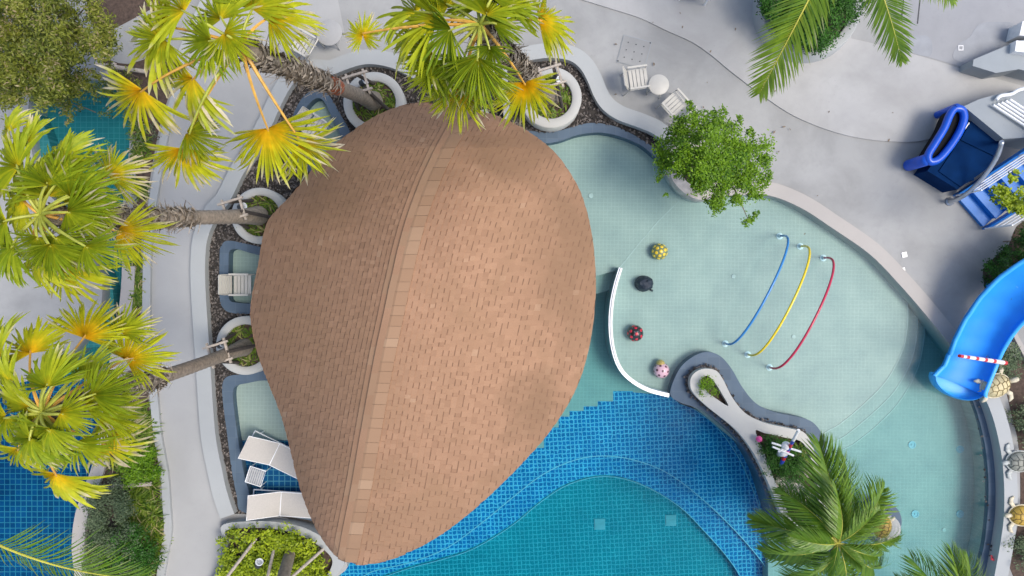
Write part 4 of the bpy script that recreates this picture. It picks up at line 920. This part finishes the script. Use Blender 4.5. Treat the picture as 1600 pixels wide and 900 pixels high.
tag(MB().slab(KO + KW[::-1], .12, -.1).build('bed_edging', M['cream']), 'angular pale kerb round the bed beside the slide mouth', 'edging')
# planting on the peninsula
shrub('shrub', 'small bright green shrub in the teardrop opening of the white planter', [(1099, 596, .45, 10), (1106, 602, .5, 11), (1113, 610, .45, 8), (1098, 604, .4, 8)], 420, .045, 'leafbright', 101)
shrub('shrub', 'dark green shrubs round the white toy figure on the peninsula', blobs_in([(1186, 682), (1215, 684), (1250, 700), (1258, 730), (1245, 748), (1228, 756), (1206, 735)], .25, .5, 56, 8, 12, 71), 320, .045, 'leafdark', 102)
shrub('shrub', 'low dark plants under the leafy palm at the end of the white planter', blobs_in([(1225, 765), (1262, 750), (1274, 785), (1262, 815), (1238, 810)], .2, .45, 22, 8, 12, 72), 200, .05, 'leafdark', 103)
clump([(1248, 700), (1255, 712), (1252, 725)], .2, .3, 22, 333, 'lily_plant', 'strap leaved plant beside the striped toy pole', 'plant')
def rock(px, py, z, r, label, seed):
    r_ = random.Random(seed); b = MB(); n = 12; vs = []; c = P(px, py, z)
    for j in range(5):
        ph = j / 4 * PI / 2
        for k in range(n): a = 2 * PI * k / n; q = r * math.cos(ph) * r_.uniform(.75, 1.12) + .01; vs.append(c + Vector((q * math.cos(a), q * math.sin(a), r * .7 * math.sin(ph) * r_.uniform(.85, 1.1))))
    fs = [(i * n + k, i * n + (k + 1) % n, (i + 1) * n + (k + 1) % n, (i + 1) * n + k) for i in range(4) for k in range(n)] + [tuple(range(4 * n, 5 * n))]
    tag(b.add(vs, fs).build('rock', M['rock'], auto=35), label, 'rock', 'pale rocks')
rock(1218, 752, .1, .20, 'pale rock at the lower end of the white planter', 1); rock(1240, 762, .1, .28, 'largest pale rock under the leafy palm', 2); rock(1262, 735, .1, .18, 'pale rock beside the striped toy pole', 3); rock(1258, 775, .1, .22, 'pale rock half under the palm leaves', 4)
t_ = thing('rock_planter', 'whitish rock ringed planter round the tree at the pool edge', 'planter', P(1095, 262, 0))
RPo = spline([(1042, 250), (1050, 232), (1080, 222), (1120, 228), (1145, 250), (1140, 290), (1110, 310), (1085, 310), (1062, 295), (1048, 275)], True, 5); RPi = spline([(1060, 255), (1068, 243), (1090, 238), (1115, 243), (1128, 257), (1124, 278), (1105, 292), (1085, 290), (1070, 280)], True, 5)
MB().slab(RPo, .28, -1.0, [RPi]).build('ring', M['rock'], t_); MB().slab(RPi, .2, -.3, pz=.28).build('soil', M['soil'], t_)

# ---------------------------------------------------------------- furniture
def make_chair():
    e = thing('slatted_chair', 'x', 'chair', (0, 0, 0), 0, 'cream slatted chairs')
    for k in range(5): MB().box((-.17 + k * .095, 0, .38 + .008 * k), (.078, .48, .022)).build('seat_slat', M['plastic'], e, True)
    bk = Matrix.Rotation(R(-22), 4, 'Y')
    for k in range(5): MB().box((-.27 - .035 * k, 0, .44 + .088 * k), (.022, .47, .074), bk).build('back_slat', M['plastic'], e, True)
    for s in (-1, 1):
        MB().box((-.01, s * .265, .60), (.50, .045, .025)).build('armrest', M['plastic'], e, True)
        MB().tube([(-.25, s * .255, .36), (-.36, s * .255, .66), (-.41, s * .24, .84)], .014, 6).build('back_post', M['plastic'], e, True)
        MB().tube([(.22, s * .265, .60), (.27, s * .27, 0)], .017, 6).build('leg', M['plastic'], e, True)
        MB().tube([(-.22, s * .265, .60), (-.34, s * .27, 0)], .017, 6).build('leg', M['plastic'], e, True)
        MB().tube([(-.24, s * .25, .37), (.25, s * .25, .40)], .015, 6).build('side_rail', M['plastic'], e, True)
    return e
ch = make_chair(); ch.location = P(992, 131, 0); ch.rotation_euler = (0, 0, R(8)); ch['label'] = 'cream slatted chair left of the round table on the deck'
def chair(px, py, a, z, lab): dup(ch, P(px, py, z), R(a), lab)
chair(1048, 170, 132, 0, 'cream slatted chair half hidden by the tree beside the round table'); chair(482, 78, 150, 0, 'pale chair under the yellow palm leaf at the top')
chair(387, 445, 0, -.29, 'cream slatted chair standing in the small pool left of the roof'); chair(500, 205, -35, -.29, 'cream slatted chair in the triangular small pool')
def table(px, py, r, lab, mt):
    e = thing('round_table', lab, 'table', P(px, py, 0), 0, 'round side tables')
    MB().lathe([(r - .03, .47), (r - .005, .475), (r, .485), (r, .50), (r - .01, .507), (0, .507)], 36).build('table_top', mt, e, True, auto=40)
    for k in range(4):
        a = k * PI / 2 + .5; MB().tube([(math.cos(a) * r * .5, math.sin(a) * r * .5, .48), (math.cos(a) * r * .95, math.sin(a) * r * .95, 0)], .016, 6).build('leg', mt, e, True)
table(1023, 141, .26, 'round cream table between the two slatted chairs', M['plastic']); table(522, 62, .33, 'pale round table under the small yellow palm leaf', M['plaza'])
e = thing('low_table', 'corner of a white rectangular table at the top edge', 'table', P(1083, -8, 0), R(-12)); MB().box((0, 0, .44), (.72, .5, .03)).build('table_top', M['whitemetal'], e, True)
for sx in (-1, 1):
    for sy in (-1, 1): MB().box((sx * .33, sy * .22, .21), (.04, .04, .42)).build('leg', M['whitemetal'], e, True)
def lounger(px, py, a, lab):
    e = thing('sun_lounger', lab, 'lounger', P(px, py, -.25), R(a), 'white sun loungers on the pool ledge')
    w = .31; tb = .016
    for s in (-1, 1): MB().tube([(0, s * w, .30), (1.95, s * w, .30)], tb, 6).build('side_rail', M['whitemetal'], e, True)
    for x in (0, 1.95): MB().tube([(x, -w, .30), (x, w, .30)], tb, 6).build('cross_rail', M['whitemetal'], e, True)
    for x in (.15, 1.75):
        for s in (-1, 1): MB().tube([(x, s * w, .30), (x, s * w, 0)], tb, 6).build('leg', M['whitemetal'], e, True)
    bh = .50; b = MB(); b.add([(.72, -w, .34), (.72, w, .34), (.05, w, .34 + bh), (.05, -w, .34 + bh), (.72, -w, .325), (.72, w, .325), (.05, w, .325 + bh), (.05, -w, .325 + bh)], [(0, 1, 2, 3), (7, 6, 5, 4), (0, 4, 5, 1), (1, 5, 6, 2), (2, 6, 7, 3), (3, 7, 4, 0)])
    bp_ = b.build('backrest', M['sling'], e, True); fr_ = MB(); fr_.tube([(.72, -w, .33), (.05, -w, .33 + bh), (.05, w, .33 + bh), (.72, w, .33), (.72, -w, .33)], .013, 6); fr_.build('frame', M['whitemetal'], bp_, True)
    sp_ = MB().box((1.34, 0, .335), (1.2, w * 2, .014)).build('seat', M['sling'], e, True); fr_ = MB(); fr_.tube([(.735, -w, .34), (1.94, -w, .34), (1.94, w, .34), (.735, w, .34), (.735, -w, .34)], .012, 6); fr_.build('frame', M['whitemetal'], sp_, True)
    for s in (-1, 1): MB().tube([(.3, s * .25, .64), (.42, s * .25, .31)], .01, 6).build('strut', M['whitemetal'], e, True)
lounger(397, 686, -26, 'white sun lounger turned aslant on the ledge beside the small side table'); lounger(402, 778, -4, 'white sun lounger nearest the white curved planter')
e = thing('side_table', 'small square side table with grey slats between the two sun loungers', 'table', P(408, 738, -.25), R(-18))
for k in range(7): MB().box((-.165 + k * .055, 0, .40), (.044, .38, .015)).build('slat', M['slats'], e, True)
fr_ = MB(); fr_.tube([(-.21, -.21, .40), (.21, -.21, .40), (.21, .21, .40), (-.21, .21, .40), (-.21, -.21, .40)], .016, 6); fr_.build('frame', M['whitemetal'], e, True)
for sx in (-1, 1):
    for sy in (-1, 1): MB().tube([(sx * .2, sy * .2, .4), (sx * .2, sy * .2, 0)], .013, 6).build('leg', M['whitemetal'], e, True)

# ---------------------------------------------------------------- pool toys
def sphere_patch(c, r, d, ang, n=14, lift=.004):
    d = Vector(d).normalized(); a = d.orthogonal().normalized(); b_ = d.cross(a); vs = [Vector(c) + d * (r + lift)]; fs = []
    for j, q in enumerate((ang * .55, ang, ang * 1.02)):
        rr_ = r + (lift if j < 2 else -.004)
        for k in range(n): p = 2 * PI * k / n; vs.append(Vector(c) + (d * math.cos(q) + (a * math.cos(p) + b_ * math.sin(p)) * math.sin(q)) * rr_)
    for k in range(n): fs.append((0, 1 + k, 1 + (k + 1) % n))
    for j in range(2): fs += [(1 + j * n + k, 1 + (j + 1) * n + k, 1 + (j + 1) * n + (k + 1) % n, 1 + j * n + (k + 1) % n) for k in range(n)]
    return MB().add(vs, fs)
def bug(px, py, r, body, spotm, dirs, ang, lab, head=None, hm=None, patch=None):
    zf = -.34; zc = zf + r * .72; c = P(px, py, zc + r * .3); c.z = zf; e = thing('beetle_seat', lab, 'stool', c, 0, 'beetle stools in the shallow pool'); cc = Vector((0, 0, r * .72))
    MB().lathe([(r * .66, 0), (r * .78, .02)] + [(r * math.cos(t_), r * .72 + r * math.sin(t_)) for t_ in [-.62 + i * (PI / 2 + .62) / 12 for i in range(13)]], 28).build('body', M[body], e, True, auto=50)
    for d in dirs: sphere_patch(cc, r, d, ang).build('spot', M[spotm], e, True, smooth=True)
    if patch: sphere_patch(cc, r, patch[1], .38, 4, .003).build('patch', M[patch[0]], e, True)
    if head:
        MB().lathe([(.7 * r * math.cos(t_) * .8, r * .62 * math.sin(t_)) for t_ in [-1.4 + i * 2.97 / 8 for i in range(9)]], 16, (head[0] * r, head[1] * r, r * .75)).build('head', M[hm], e, True, smooth=True)
    return e
grid = [(math.sin(t_) * math.cos(a), math.sin(t_) * math.sin(a), math.cos(t_)) for t_, n_ in ((0, 1), (.62, 6), (1.2, 9)) for a in [2 * PI * k / n_ + .3 for k in range(n_)]]
bug(1031, 393, .215, 'bugolive', 'bugyellow', grid, .21, 'olive green ball shaped beetle stool with yellow spots')
bug(993, 521, .215, 'bugblack', 'bugred', [(math.sin(t_) * math.cos(a), math.sin(t_) * math.sin(a), math.cos(t_)) for t_, n_ in ((0, 1), (.8, 6), (1.3, 5)) for a in [2 * PI * k / n_ + .6 for k in range(n_)]], .19, 'black ball shaped beetle stool with red spots', patch=('buggrey', (-.05, .05, 1)))
bug(1034, 579, .21, 'bugpink', 'bugplum', [(math.sin(t_) * math.cos(a), math.sin(t_) * math.sin(a), math.cos(t_)) for t_, n_ in ((0, 1), (.75, 6), (1.35, 8)) for a in [2 * PI * k / n_ + .9 for k in range(n_)]], .15, 'pink beetle stool with dark spots and an ochre head', head=(-.1, .80), hm='bugochre')
c = P(1009, 443, 0); c.z = -.34; e = thing('beetle_seat', 'dark navy stool with a crumpled faceted cover in the shallow pool', 'stool', c, 0, 'beetle stools in the shallow pool'); r_ = random.Random(4); b = MB(); vs = []; n = 11
for j, (q, z) in enumerate(((.20, 0), (.235, .12), (.215, .26), (.15, .37), (.07, .41))):
    for k in range(n): a = 2 * PI * k / n; s_ = q * r_.uniform(.86, 1.12); vs.append((s_ * math.cos(a), s_ * math.sin(a) * .88, z * r_.uniform(.93, 1.05)))
b.add(vs, [(i * n + k, i * n + (k + 1) % n, (i + 1) * n + (k + 1) % n, (i + 1) * n + k) for i in range(4) for k in range(n)] + [tuple(range(4 * n, 5 * n))]); b.build('cover', M['bugnavy'], e, True)
MB().lathe([(.225, .0), (.24, .02), (.235, .05), (.20, .06)], 22, sy=.9).build('hem', M['bugnavy'], e, True); MB().box((.2, -.17, .09), (.12, .05, .16), R(-30), taper=.5).build('corner_fold', M['bugnavy'], e, True)
def arch(x0, y0, x1, y1, mt, hgt, lab):
    a, b_ = P(x0, y0, -.34), P(x1, y1, -.34); e = thing('spray_arch', lab, 'arch', (a + b_) / 2, 0, 'coloured spray arches'); pts_ = []
    for i in range(33):
        u = i / 32; w = math.sin(PI * u) ** .62; pts_.append(a.lerp(b_, .5 - .5 * math.cos(PI * u)) + Vector((0, 0, hgt * w)))
    MB().tube(pts_, .030, 10).build('pipe', M[mt], e, smooth=True)
    for p in (a, b_):
        MB().lathe([(.09, .003), (.09, .015), (.05, .03), (.046, .10), (0, .10)], 20, p).build('base_plate', M['dish'], e, auto=40)
arch(1133, 537, 1218, 369, 'p_blue', 1.25, 'blue curved spray pipe standing in the shallow pool'); arch(1168, 554, 1250, 385, 'p_yellow', 1.25, 'yellow curved spray pipe between the blue and the red one'); arch(1202, 574, 1286, 403, 'p_red', 1.25, 'red curved spray pipe standing in the shallow pool')

# turtles
def turtle(px, py, z, heading, sc, shell, skin, line, lab):
    e = thing('turtle_statue', lab, 'statue', P(px, py, z), heading, 'turtle statues'); e.scale = (sc,) * 3
    prof = [(.0, .0)]; n = 28; vs = []; b = MB(); a_, bb = .46, .36
    lev = [(1.0, .05), (.97, .12), (.82, .22), (.60, .30), (.32, .345), (0.02, .36)]
    for k_, z_ in lev:
        for k in range(n): t_ = 2 * PI * k / n; vs.append((a_ * k_ * math.cos(t_) * (1 if math.cos(t_) > 0 else 1.06), bb * k_ * math.sin(t_), z_))
    fs = [(i * n + k, i * n + (k + 1) % n, (i + 1) * n + (k + 1) % n, (i + 1) * n + k) for i in range(len(lev) - 1) for k in range(n)] + [tuple(range((len(lev) - 1) * n, len(lev) * n)), tuple(range(n - 1, -1, -1))]
    sh_ = b.add(vs, fs).build('shell', M[shell], e, True, smooth=True)
    def sz(x, y):
        k_ = min(1, math.hypot(x / a_, y / bb)); return float(np.interp(k_, [l[0] for l in lev][::-1], [l[1] for l in lev][::-1])) + .004
    def ln(p, q): MB().tube([(p[0] + (q[0] - p[0]) * i / 6, p[1] + (q[1] - p[1]) * i / 6, sz(p[0] + (q[0] - p[0]) * i / 6, p[1] + (q[1] - p[1]) * i / 6)) for i in range(7)], .011, 5).build('scute_line', M[line], sh_, True)
    xs_ = [-.32, -.16, .0, .16, .32]
    for i, x in enumerate(xs_):
        w_ = .10 + .03 * (1 - abs(x) / .32)
        for s in (-1, 1):
            ln((x, s * w_), (x + .07 if i < 4 else x, s * (w_ * .7))); ln((x, s * w_), (x * 1.12, s * bb * .80 * math.sqrt(max(.1, 1 - (x * 1.12 / a_) ** 2))))
            if i < 4: ln((x + .07, s * w_ * .7), (xs_[i + 1], s * (.10 + .03 * (1 - abs(xs_[i + 1]) / .32))))
        ln((x + .05, -w_ * .75), (x + .05, w_ * .75))
    rim = MB(); rim.tube([(a_ * .93 * math.cos(t_), bb * .93 * math.sin(t_), .145) for t_ in [2 * PI * k / 30 for k in range(31)]], .012, 5); rim.build('shell_seam', M[line], sh_, True)
    rim = MB(); rim.tube([(a_ * 1.02 * math.cos(t_) * (1 if math.cos(t_) > 0 else 1.06), bb * 1.02 * math.sin(t_), .07) for t_ in [2 * PI * k / 30 for k in range(31)]], .028, 6); rim.build('shell_rim', M[skin], sh_, True, smooth=True)
    MB().tube([(.40, 0, .10), (.50, 0, .15), (.58, 0, .18), (.66, 0, .18), (.70, 0, .16)], [.075, .07, .085, .07, .03], 12).build('head', M[skin], e, True, smooth=True)
    for s in (-1, 1):
        for fp in ([(.26, s * .28, .07), (.38, s * .42, .06), (.36, s * .56, .04), (.26, s * .64, .02)], [(-.34, s * .22, .07), (-.46, s * .32, .05), (-.58, s * .36, .02)]):
            b = MB(); r_ = [.07, .085, .07, .03] if len(fp) == 4 else [.06, .075, .03]; b.tube(fp, r_, 8); b.v = [(v[0], v[1], v[2] * .5 + .02) for v in b.v]; b.build('flipper', M[skin], e, True, smooth=True)
    MB().tube([(-.46, 0, .07), (-.58, 0, .04)], [.03, .008], 6).build('tail', M[skin], e, True)
turtle(1553, 602, .30, R(20), .80, 'tcream', 'tskin', 'tline', 'cream turtle statue on the wall beside the slide mouth'); turtle(1590, 720, .30, R(183), .72, 'tgrey', 'tskingrey', 'tlinegrey', 'grey turtle statue in the middle of the right wall')
turtle(1594, 804, .30, R(178), .72, 'tgold', 'tskin', 'tline', 'golden turtle statue at the lower right edge'); 
SLT = spline([(1365, 800), (1385, 788), (1402, 795), (1409, 815), (1402, 838), (1380, 850), (1355, 840), (1350, 815)], True, 5)
struct(MB().slab(SLT, .0, -2.0).build('slate_shelf', M['slate'])); e = thing('round_plinth', 'round pale plinth under the turtle below the leafy palm', 'plinth', P(1378, 822, 0)); MB().lathe([(.36, 0), (.36, .24), (.33, .26), (0, .26)], 28).build('drum', M['planter'], e, True, auto=40)
turtle(1377, 823, .26, R(250), .62, 'tgold', 'tskin', 'tline', 'golden turtle statue half hidden under the leafy palm')

# toy figure and poles on the peninsula
def pole(pts, r, cols, name, lab, cat):
    e = thing(name, lab, cat, pts[0]); n = len(cols); a, b_ = Vector(pts[0]), Vector(pts[1])
    for i, c_ in enumerate(cols): MB().tube([a.lerp(b_, i / n), a.lerp(b_, (i + 1) / n)], [r * (1 - .35 * i / n), r * (1 - .35 * (i + 1) / n)], 12).build('band', M[c_], e, auto=50)
    return e
pole((P(1219, 727, .35), P(1248, 672, 1.6)), .055, ['paintblue', 'paintblue', 'paintred', 'paintblue', 'paintpink', 'paintblue', 'paintred', 'paintblue', 'paintwhite', 'paintwhite', 'paintwhite'], 'striped_pole', 'blue and white striped toy pole leaning over the peninsula plants', 'pole')
pole((P(1571, 567, .7), P(1499, 556, 1.9)), .06, ['paintred', 'paintwhite', 'paintwhite', 'paintwhite', 'paintred', 'paintwhite', 'paintwhite', 'paintred', 'paintwhite', 'paintwhite', 'paintred', 'paintwhite', 'paintwhite', 'paintred', 'paintwhite', 'paintred'], 'striped_pole', 'red and white striped spray pole leaning over the blue slide', 'pole')
MB  # toy figure
e = thing('toy_figure', 'white toy figure with crossed bars among the peninsula shrubs', 'figure', P(1227, 705, .2))
w = P(1227, 702, .9)
MB().lathe([(.11 * math.cos(t_), .11 * math.sin(t_)) for t_ in [-1.5 + i * 3.0 / 8 for i in range(9)]], 16, w + Vector((0, .1, .05))).build('head', M['paintwhite'], e, smooth=True); MB().tube([w + Vector((.02, -.28, -.6)), w + Vector((0, -.1, -.1)), w + Vector((0, .05, 0))], [.05, .11, .06], 12).build('body', M['paintwhite'], e, smooth=True)
for (x0, y0, x1, y1) in ((1206, 692, 1252, 706), (1207, 698, 1240, 712), (1216, 706, 1238, 692)): MB().tube([P(x0, y0, .95), P(x1, y1, .9)], .026, 8).build('bar', M['paintwhite'], e)
MB().tube([w + Vector((.02, -.28, -.6)), P(1238, 728, .3)], .03, 8).build('leg', M['steel'], e); MB().tube([w + Vector((.0, -.28, -.55)), P(1228, 722, .3)], .03, 8).build('leg', M['steel'], e)
e = thing('pink_ball', 'bright pink ball topped post at the corner of the peninsula bed', 'ball', P(1188, 688, .2)); MB().lathe([(.08 * math.cos(t_), .08 * math.sin(t_)) for t_ in [-1.55 + i * 3.1 / 10 for i in range(11)]], 18, P(1186, 686, .5)).build('ball', M['paintpink'], e, smooth=True); MB().tube([P(1188, 688, .12), P(1186, 686, .45)], .02, 8).build('post', M['paintpink'], e)
def flower(px, py, z, lab):
    b = MB(); r_ = random.Random(px)
    for k in range(9):
        a = r_.uniform(0, 2 * PI); c_ = P(px, py, z) + Vector((r_.gauss(0, .05), r_.gauss(0, .05), r_.gauss(0, .02))); d = Vector((math.cos(a), math.sin(a), .3)); s = Vector((-d.y, d.x, 0)); b.add([c_, c_ + d * .05 + s * .03, c_ + d * .1, c_ + d * .05 - s * .03], [(0, 1, 2, 3)])
    tag(b.build('flower', M['flower']), lab, 'flower')
flower(1293, 822, 3.3, 'red blossom showing through the leafy palm crown'); flower(1551, 872, .15, 'pink red blossom on the slate edge at the lower right')

# ---------------------------------------------------------------- slide, tower, stairs
e = thing('water_slide', 'bright blue open water slide curving down into the shallow pool', 'slide', P(1500, 585, 0))
path = [(1487, 596, .10), (1496, 580, .14), (1506, 556, .2), (1518, 528, .35), (1536, 498, .55), (1560, 470, .8), (1592, 446, 1.1), (1632, 428, 1.45), (1690, 412, 1.9), (1780, 400, 2.5)]
sp2 = spline([(p[0], p[1]) for p in path], False, 6); zz = np.interp(np.arange(len(sp2)) / 6, np.arange(len(path)), [p[2] for p in path])
cl = [P(a[0], a[1], float(z)) for a, z in zip(sp2, zz)]
def sweep(prof, lo=0, flare=True):
    vs = []
    for i in range(lo, len(cl)):
        t_ = (cl[min(i + 1, len(cl) - 1)] - cl[max(i - 1, 0)]).normalized(); s = Vector((-t_.y, t_.x, 0)).normalized(); up = t_.cross(s); up = up if up.z > 0 else -up; k = 1 + (.16 * max(0, 1 - i / 8.0) ** 2 if flare else 0)
        for x, z in prof: vs.append(cl[i] + s * x * k + up * z)
    n = len(prof); m = len(cl) - lo
    return MB().add(vs, [(i * n + j, (i + 1) * n + j, (i + 1) * n + j + 1, i * n + j + 1) for i in range(m - 1) for j in range(n - 1)])
Rr = .62; ang = [PI + .05 + (PI - .1) * i / 16 for i in range(17)]
pin = [(Rr * math.cos(a), Rr * .6 * math.sin(a) + .40) for a in ang]; pout = [((Rr + .03) * math.cos(a), (Rr + .03) * .6 * math.sin(a) + .40) for a in ang]
sweep(pin + pout[::-1] + [pin[0]]).build('channel', M['slideblue'], e, auto=50)
for s in (-1, 1):
    lip = [(s * (Rr - .02) + s * .05 * math.cos(q), .40 + .03 * math.sin(q)) for q in [2 * PI * k / 10 for k in range(11)]]; sweep(lip).build('lip', M['slidelip'], e, auto=60)
m_ = cl[0]; t_ = (cl[1] - cl[0]).normalized(); s_ = Vector((-t_.y, t_.x, 0)); vs = []; n = 20
for j, (k, z) in enumerate(((.68, .40), (.74, .30), (.70, .12), (.46, .02))):
    for q in range(n + 1): a = PI * q / n; vs.append(m_ + s_ * math.cos(a) * k - t_ * math.sin(a) * k * .55 + Vector((0, 0, z - .02)))
MB().add(vs, [(j * (n + 1) + q, j * (n + 1) + q + 1, (j + 1) * (n + 1) + q + 1, (j + 1) * (n + 1) + q) for j in range(3) for q in range(n)] + [tuple(range(3 * (n + 1), 4 * (n + 1)))]).build('nose', M['slidelip'], e, auto=60)
for i, z0 in ((14, -.9), (36, 0)): MB().tube([Vector((cl[i].x, cl[i].y, z0 - .1)), cl[i] + Vector((0, 0, .0))], .07, 10).build('support', M['slideblue'], e)
# blue box with a bright loop, steel tube, stairs and the grey building
def quadbox(pts, z0, z1, pz): return MB().slab(pts, z1, z0, pz=pz)
e = thing('float_rack', 'dark navy box with a bright blue loop frame beside the blue stairs', 'rack', P(1510, 245, 0))
quadbox([(1527, 177), (1571, 204), (1545, 262), (1496, 296), (1449, 267), (1494, 205)], .0, .6, .6).build('case', M['navy'], e)
for pl in ([(1523, 178), (1570, 206), (1552, 244), (1500, 219)], [(1498, 221), (1551, 246), (1500, 292), (1466, 268)]): quadbox(pl, .59, .63, .6).build('lid_panel', M['navy'], e)
for a, b_ in (((1514, 192), (1504, 206)), ((1481, 236), (1471, 252))): MB().tube([P(*a, .68), P(*b_, .68)], .02, 6).build('handle', M['paintwhite'], e)
lp = spline([(1492, 170), (1503, 172), (1506, 185), (1500, 204), (1486, 227), (1468, 248), (1454, 253), (1450, 243), (1461, 224), (1475, 201), (1484, 180)], True, 5)
lpp = [P(x, y, .85) for x, y in lp]; MB().tube(lpp + [lpp[0]], .095, 10, cap=False).build('loop_frame', M['royal'], e, smooth=True); quadbox(lp, .4, .78, .85).build('loop_panel', M['black'], e)
for (x, y, r_) in ((1494, 168, .10), (1447, 250, .15)): MB().lathe([(r_, -.75), (r_, .02), (r_ * .7, .08), (0, .1)], 12, P(x, y, .8)).build('foot_cap', M['royal'], e, auto=50)
for x, y in ((1525, 190), (1560, 210), (1500, 285), (1460, 265)): MB().tube([P(x, y, 0), Vector((P(x, y, 0).x, P(x, y, 0).y, .5))], .04, 8).build('leg', M['navy'], e)
tb = spline([(1565, 222), (1558, 244), (1540, 272), (1516, 298), (1497, 311), (1484, 315)], False, 5)
e = thing('steel_rail', 'curved grey steel tube between the navy box and the blue stairs', 'rail', P(1490, 312, 0)); zs = np.linspace(1.7, .15, len(tb)); MB().tube([P(x, y, float(z)) for (x, y), z in zip(tb, zs)], .055, 10).build('tube', M['steel'], e, smooth=True); MB().lathe([(.11, -.02), (.11, .02), (.06, .06), (.05, .16)], 16, P(1484, 315, .02)).build('flange', M['steel'], e, auto=40); MB().tube([P(1565, 222, 0), P(1565, 222, 1.7)], .05, 8).build('post', M['steel'], e)
# stairs climbing to the upper right
e = thing('stairs', 'bright blue stairs with white railings climbing to the right edge', 'stairs', P(1515, 335, 0)); d = Vector((P(1640, 225, 0) - P(1515, 335, 0))).normalized(); s = Vector((d.y, -d.x, 0)); o0 = P(1512, 332, 0); wd = 1.0
for k in range(9):
    MB().box(o0 + d * (.15 + .28 * k) + Vector((0, 0, .1 + .17 * k)), (.30, wd, .05), math.atan2(d.y, d.x)).build('tread', M['stairblue'], e); MB().box(o0 + d * (.02 + .28 * k) + Vector((0, 0, .03 + .17 * k)), (.02, wd - .02, .16), math.atan2(d.y, d.x)).build('riser', M['stairblue'], e)
for sd_ in (-1, 1):
    off_ = s * sd_ * (wd / 2 + .05); pts_ = [o0 + off_ + d * (.0 + u * 2.6) + Vector((0, 0, .12 + u * 1.55)) for u in (0, 1)]; b = MB(); b.add([pts_[0] + Vector((0, 0, -.12)), pts_[1] + Vector((0, 0, -.2)), pts_[1] + Vector((0, 0, .12)), pts_[0] + Vector((0, 0, .12))] + [p + s * sd_ * .05 for p in (pts_[0] + Vector((0, 0, -.12)), pts_[1] + Vector((0, 0, -.2)), pts_[1] + Vector((0, 0, .12)), pts_[0] + Vector((0, 0, .12)))], [(0, 1, 2, 3), (7, 6, 5, 4), (0, 4, 5, 1), (1, 5, 6, 2), (2, 6, 7, 3), (3, 7, 4, 0)]); b.build('stringer', M['stairblue'], e)
    for k in range(4): MB().tube([p + s * sd_ * .02 + Vector((0, 0, .3 + k * .22)) for p in pts_], .02, 6).build('rail', M['whitemetal'], e)
    for u in (0, .5, 1): p = pts_[0].lerp(pts_[1], u) + s * sd_ * .02; MB().tube([p, p + Vector((0, 0, .98))], .022, 6).build('post', M['whitemetal'], e)
# grey utility block with white louvres, low walls
e = thing('utility_block', 'grey rendered utility block with a white louvre panel at the right edge', 'block', P(1580, 190, 0))
quadbox([(1506, 166), (1530, 155), (1562, 146), (1640, 130), (1680, 230), (1600, 215), (1568, 217)], 0, .9, .9).build('wall', M['grey'], e)
for k in range(5): MB().tube([P(1552 + k * 6.5, 164 - k * 2.2, 1.0), P(1610 + k * 6.5, 202 - k * 2.2, 1.0)], .03, 6).build('louvre', M['whitemetal'], e)
cu = spline([(1557, 156), (1563, 150), (1580, 147), (1594, 140), (1625, 134)], False, 5); MB().tube([P(x, y, 1.0) for x, y in cu], .045, 8).build('pipe', M['whitemetal'], e, smooth=True)
e = thing('ramp_wall', 'low grey concrete ramp block at the upper right edge', 'wall', P(1560, 95, 0)); quadbox([(1521, 93), (1590, 64), (1660, 52), (1660, 125), (1592, 108), (1556, 114), (1520, 103)], 0, .55, .55).build('slab', M['grey'], e); quadbox([(1588, 63), (1630, 68), (1630, 85), (1586, 80)], .5, .75, .75).build('cap_block', M['paintwhite'], e)
e = tag(MB().slab([(1598, 33), (1640, 38), (1640, 60), (1593, 55)], .5, 0).build('stone_block', M['paintwhite']), 'small white block at the upper right edge', 'block')
for x0, y0, x1, y1, lab in ((1414, 0, 1408, 31, 'thin dark slot drain nearer the coconut leaf at the top'), (1440, 0, 1433, 37, 'thin dark slot drain farther from the coconut leaf at the top')):
    tag(MB().slab([(x0, y0 - 30), (x0 + 1.6, y0 - 30), (x1 + 1.6, y1), (x1, y1)], .014, -.02).build('slot_drain', M['darkmetal']), lab, 'drain')
# fallen leaves on the deck
random.seed(5)
for i in range(26):
    x, y = random.choice([(random.uniform(1060, 1240), random.uniform(120, 290)), (random.uniform(1200, 1480), random.uniform(130, 380)), (random.uniform(930, 1150), random.uniform(20, 150))])
    c_ = P(x, y, .045); a = random.uniform(0, PI); l = random.uniform(.05, .12); d = Vector((math.cos(a), math.sin(a), 0)); s = Vector((-d.y, d.x, 0))
    o = MB().add([c_ - d * l / 2, c_ + s * l * .2 + Vector((0, 0, .01)), c_ + d * l / 2, c_ - s * l * .2 + Vector((0, 0, .01))], [(0, 1, 2, 3)], 0, 1.0).build('fallen_leaf', M['bark']); tag(o, 'small dry fallen leaf lying on the grey deck', 'leaf', 'dry leaves on the deck')
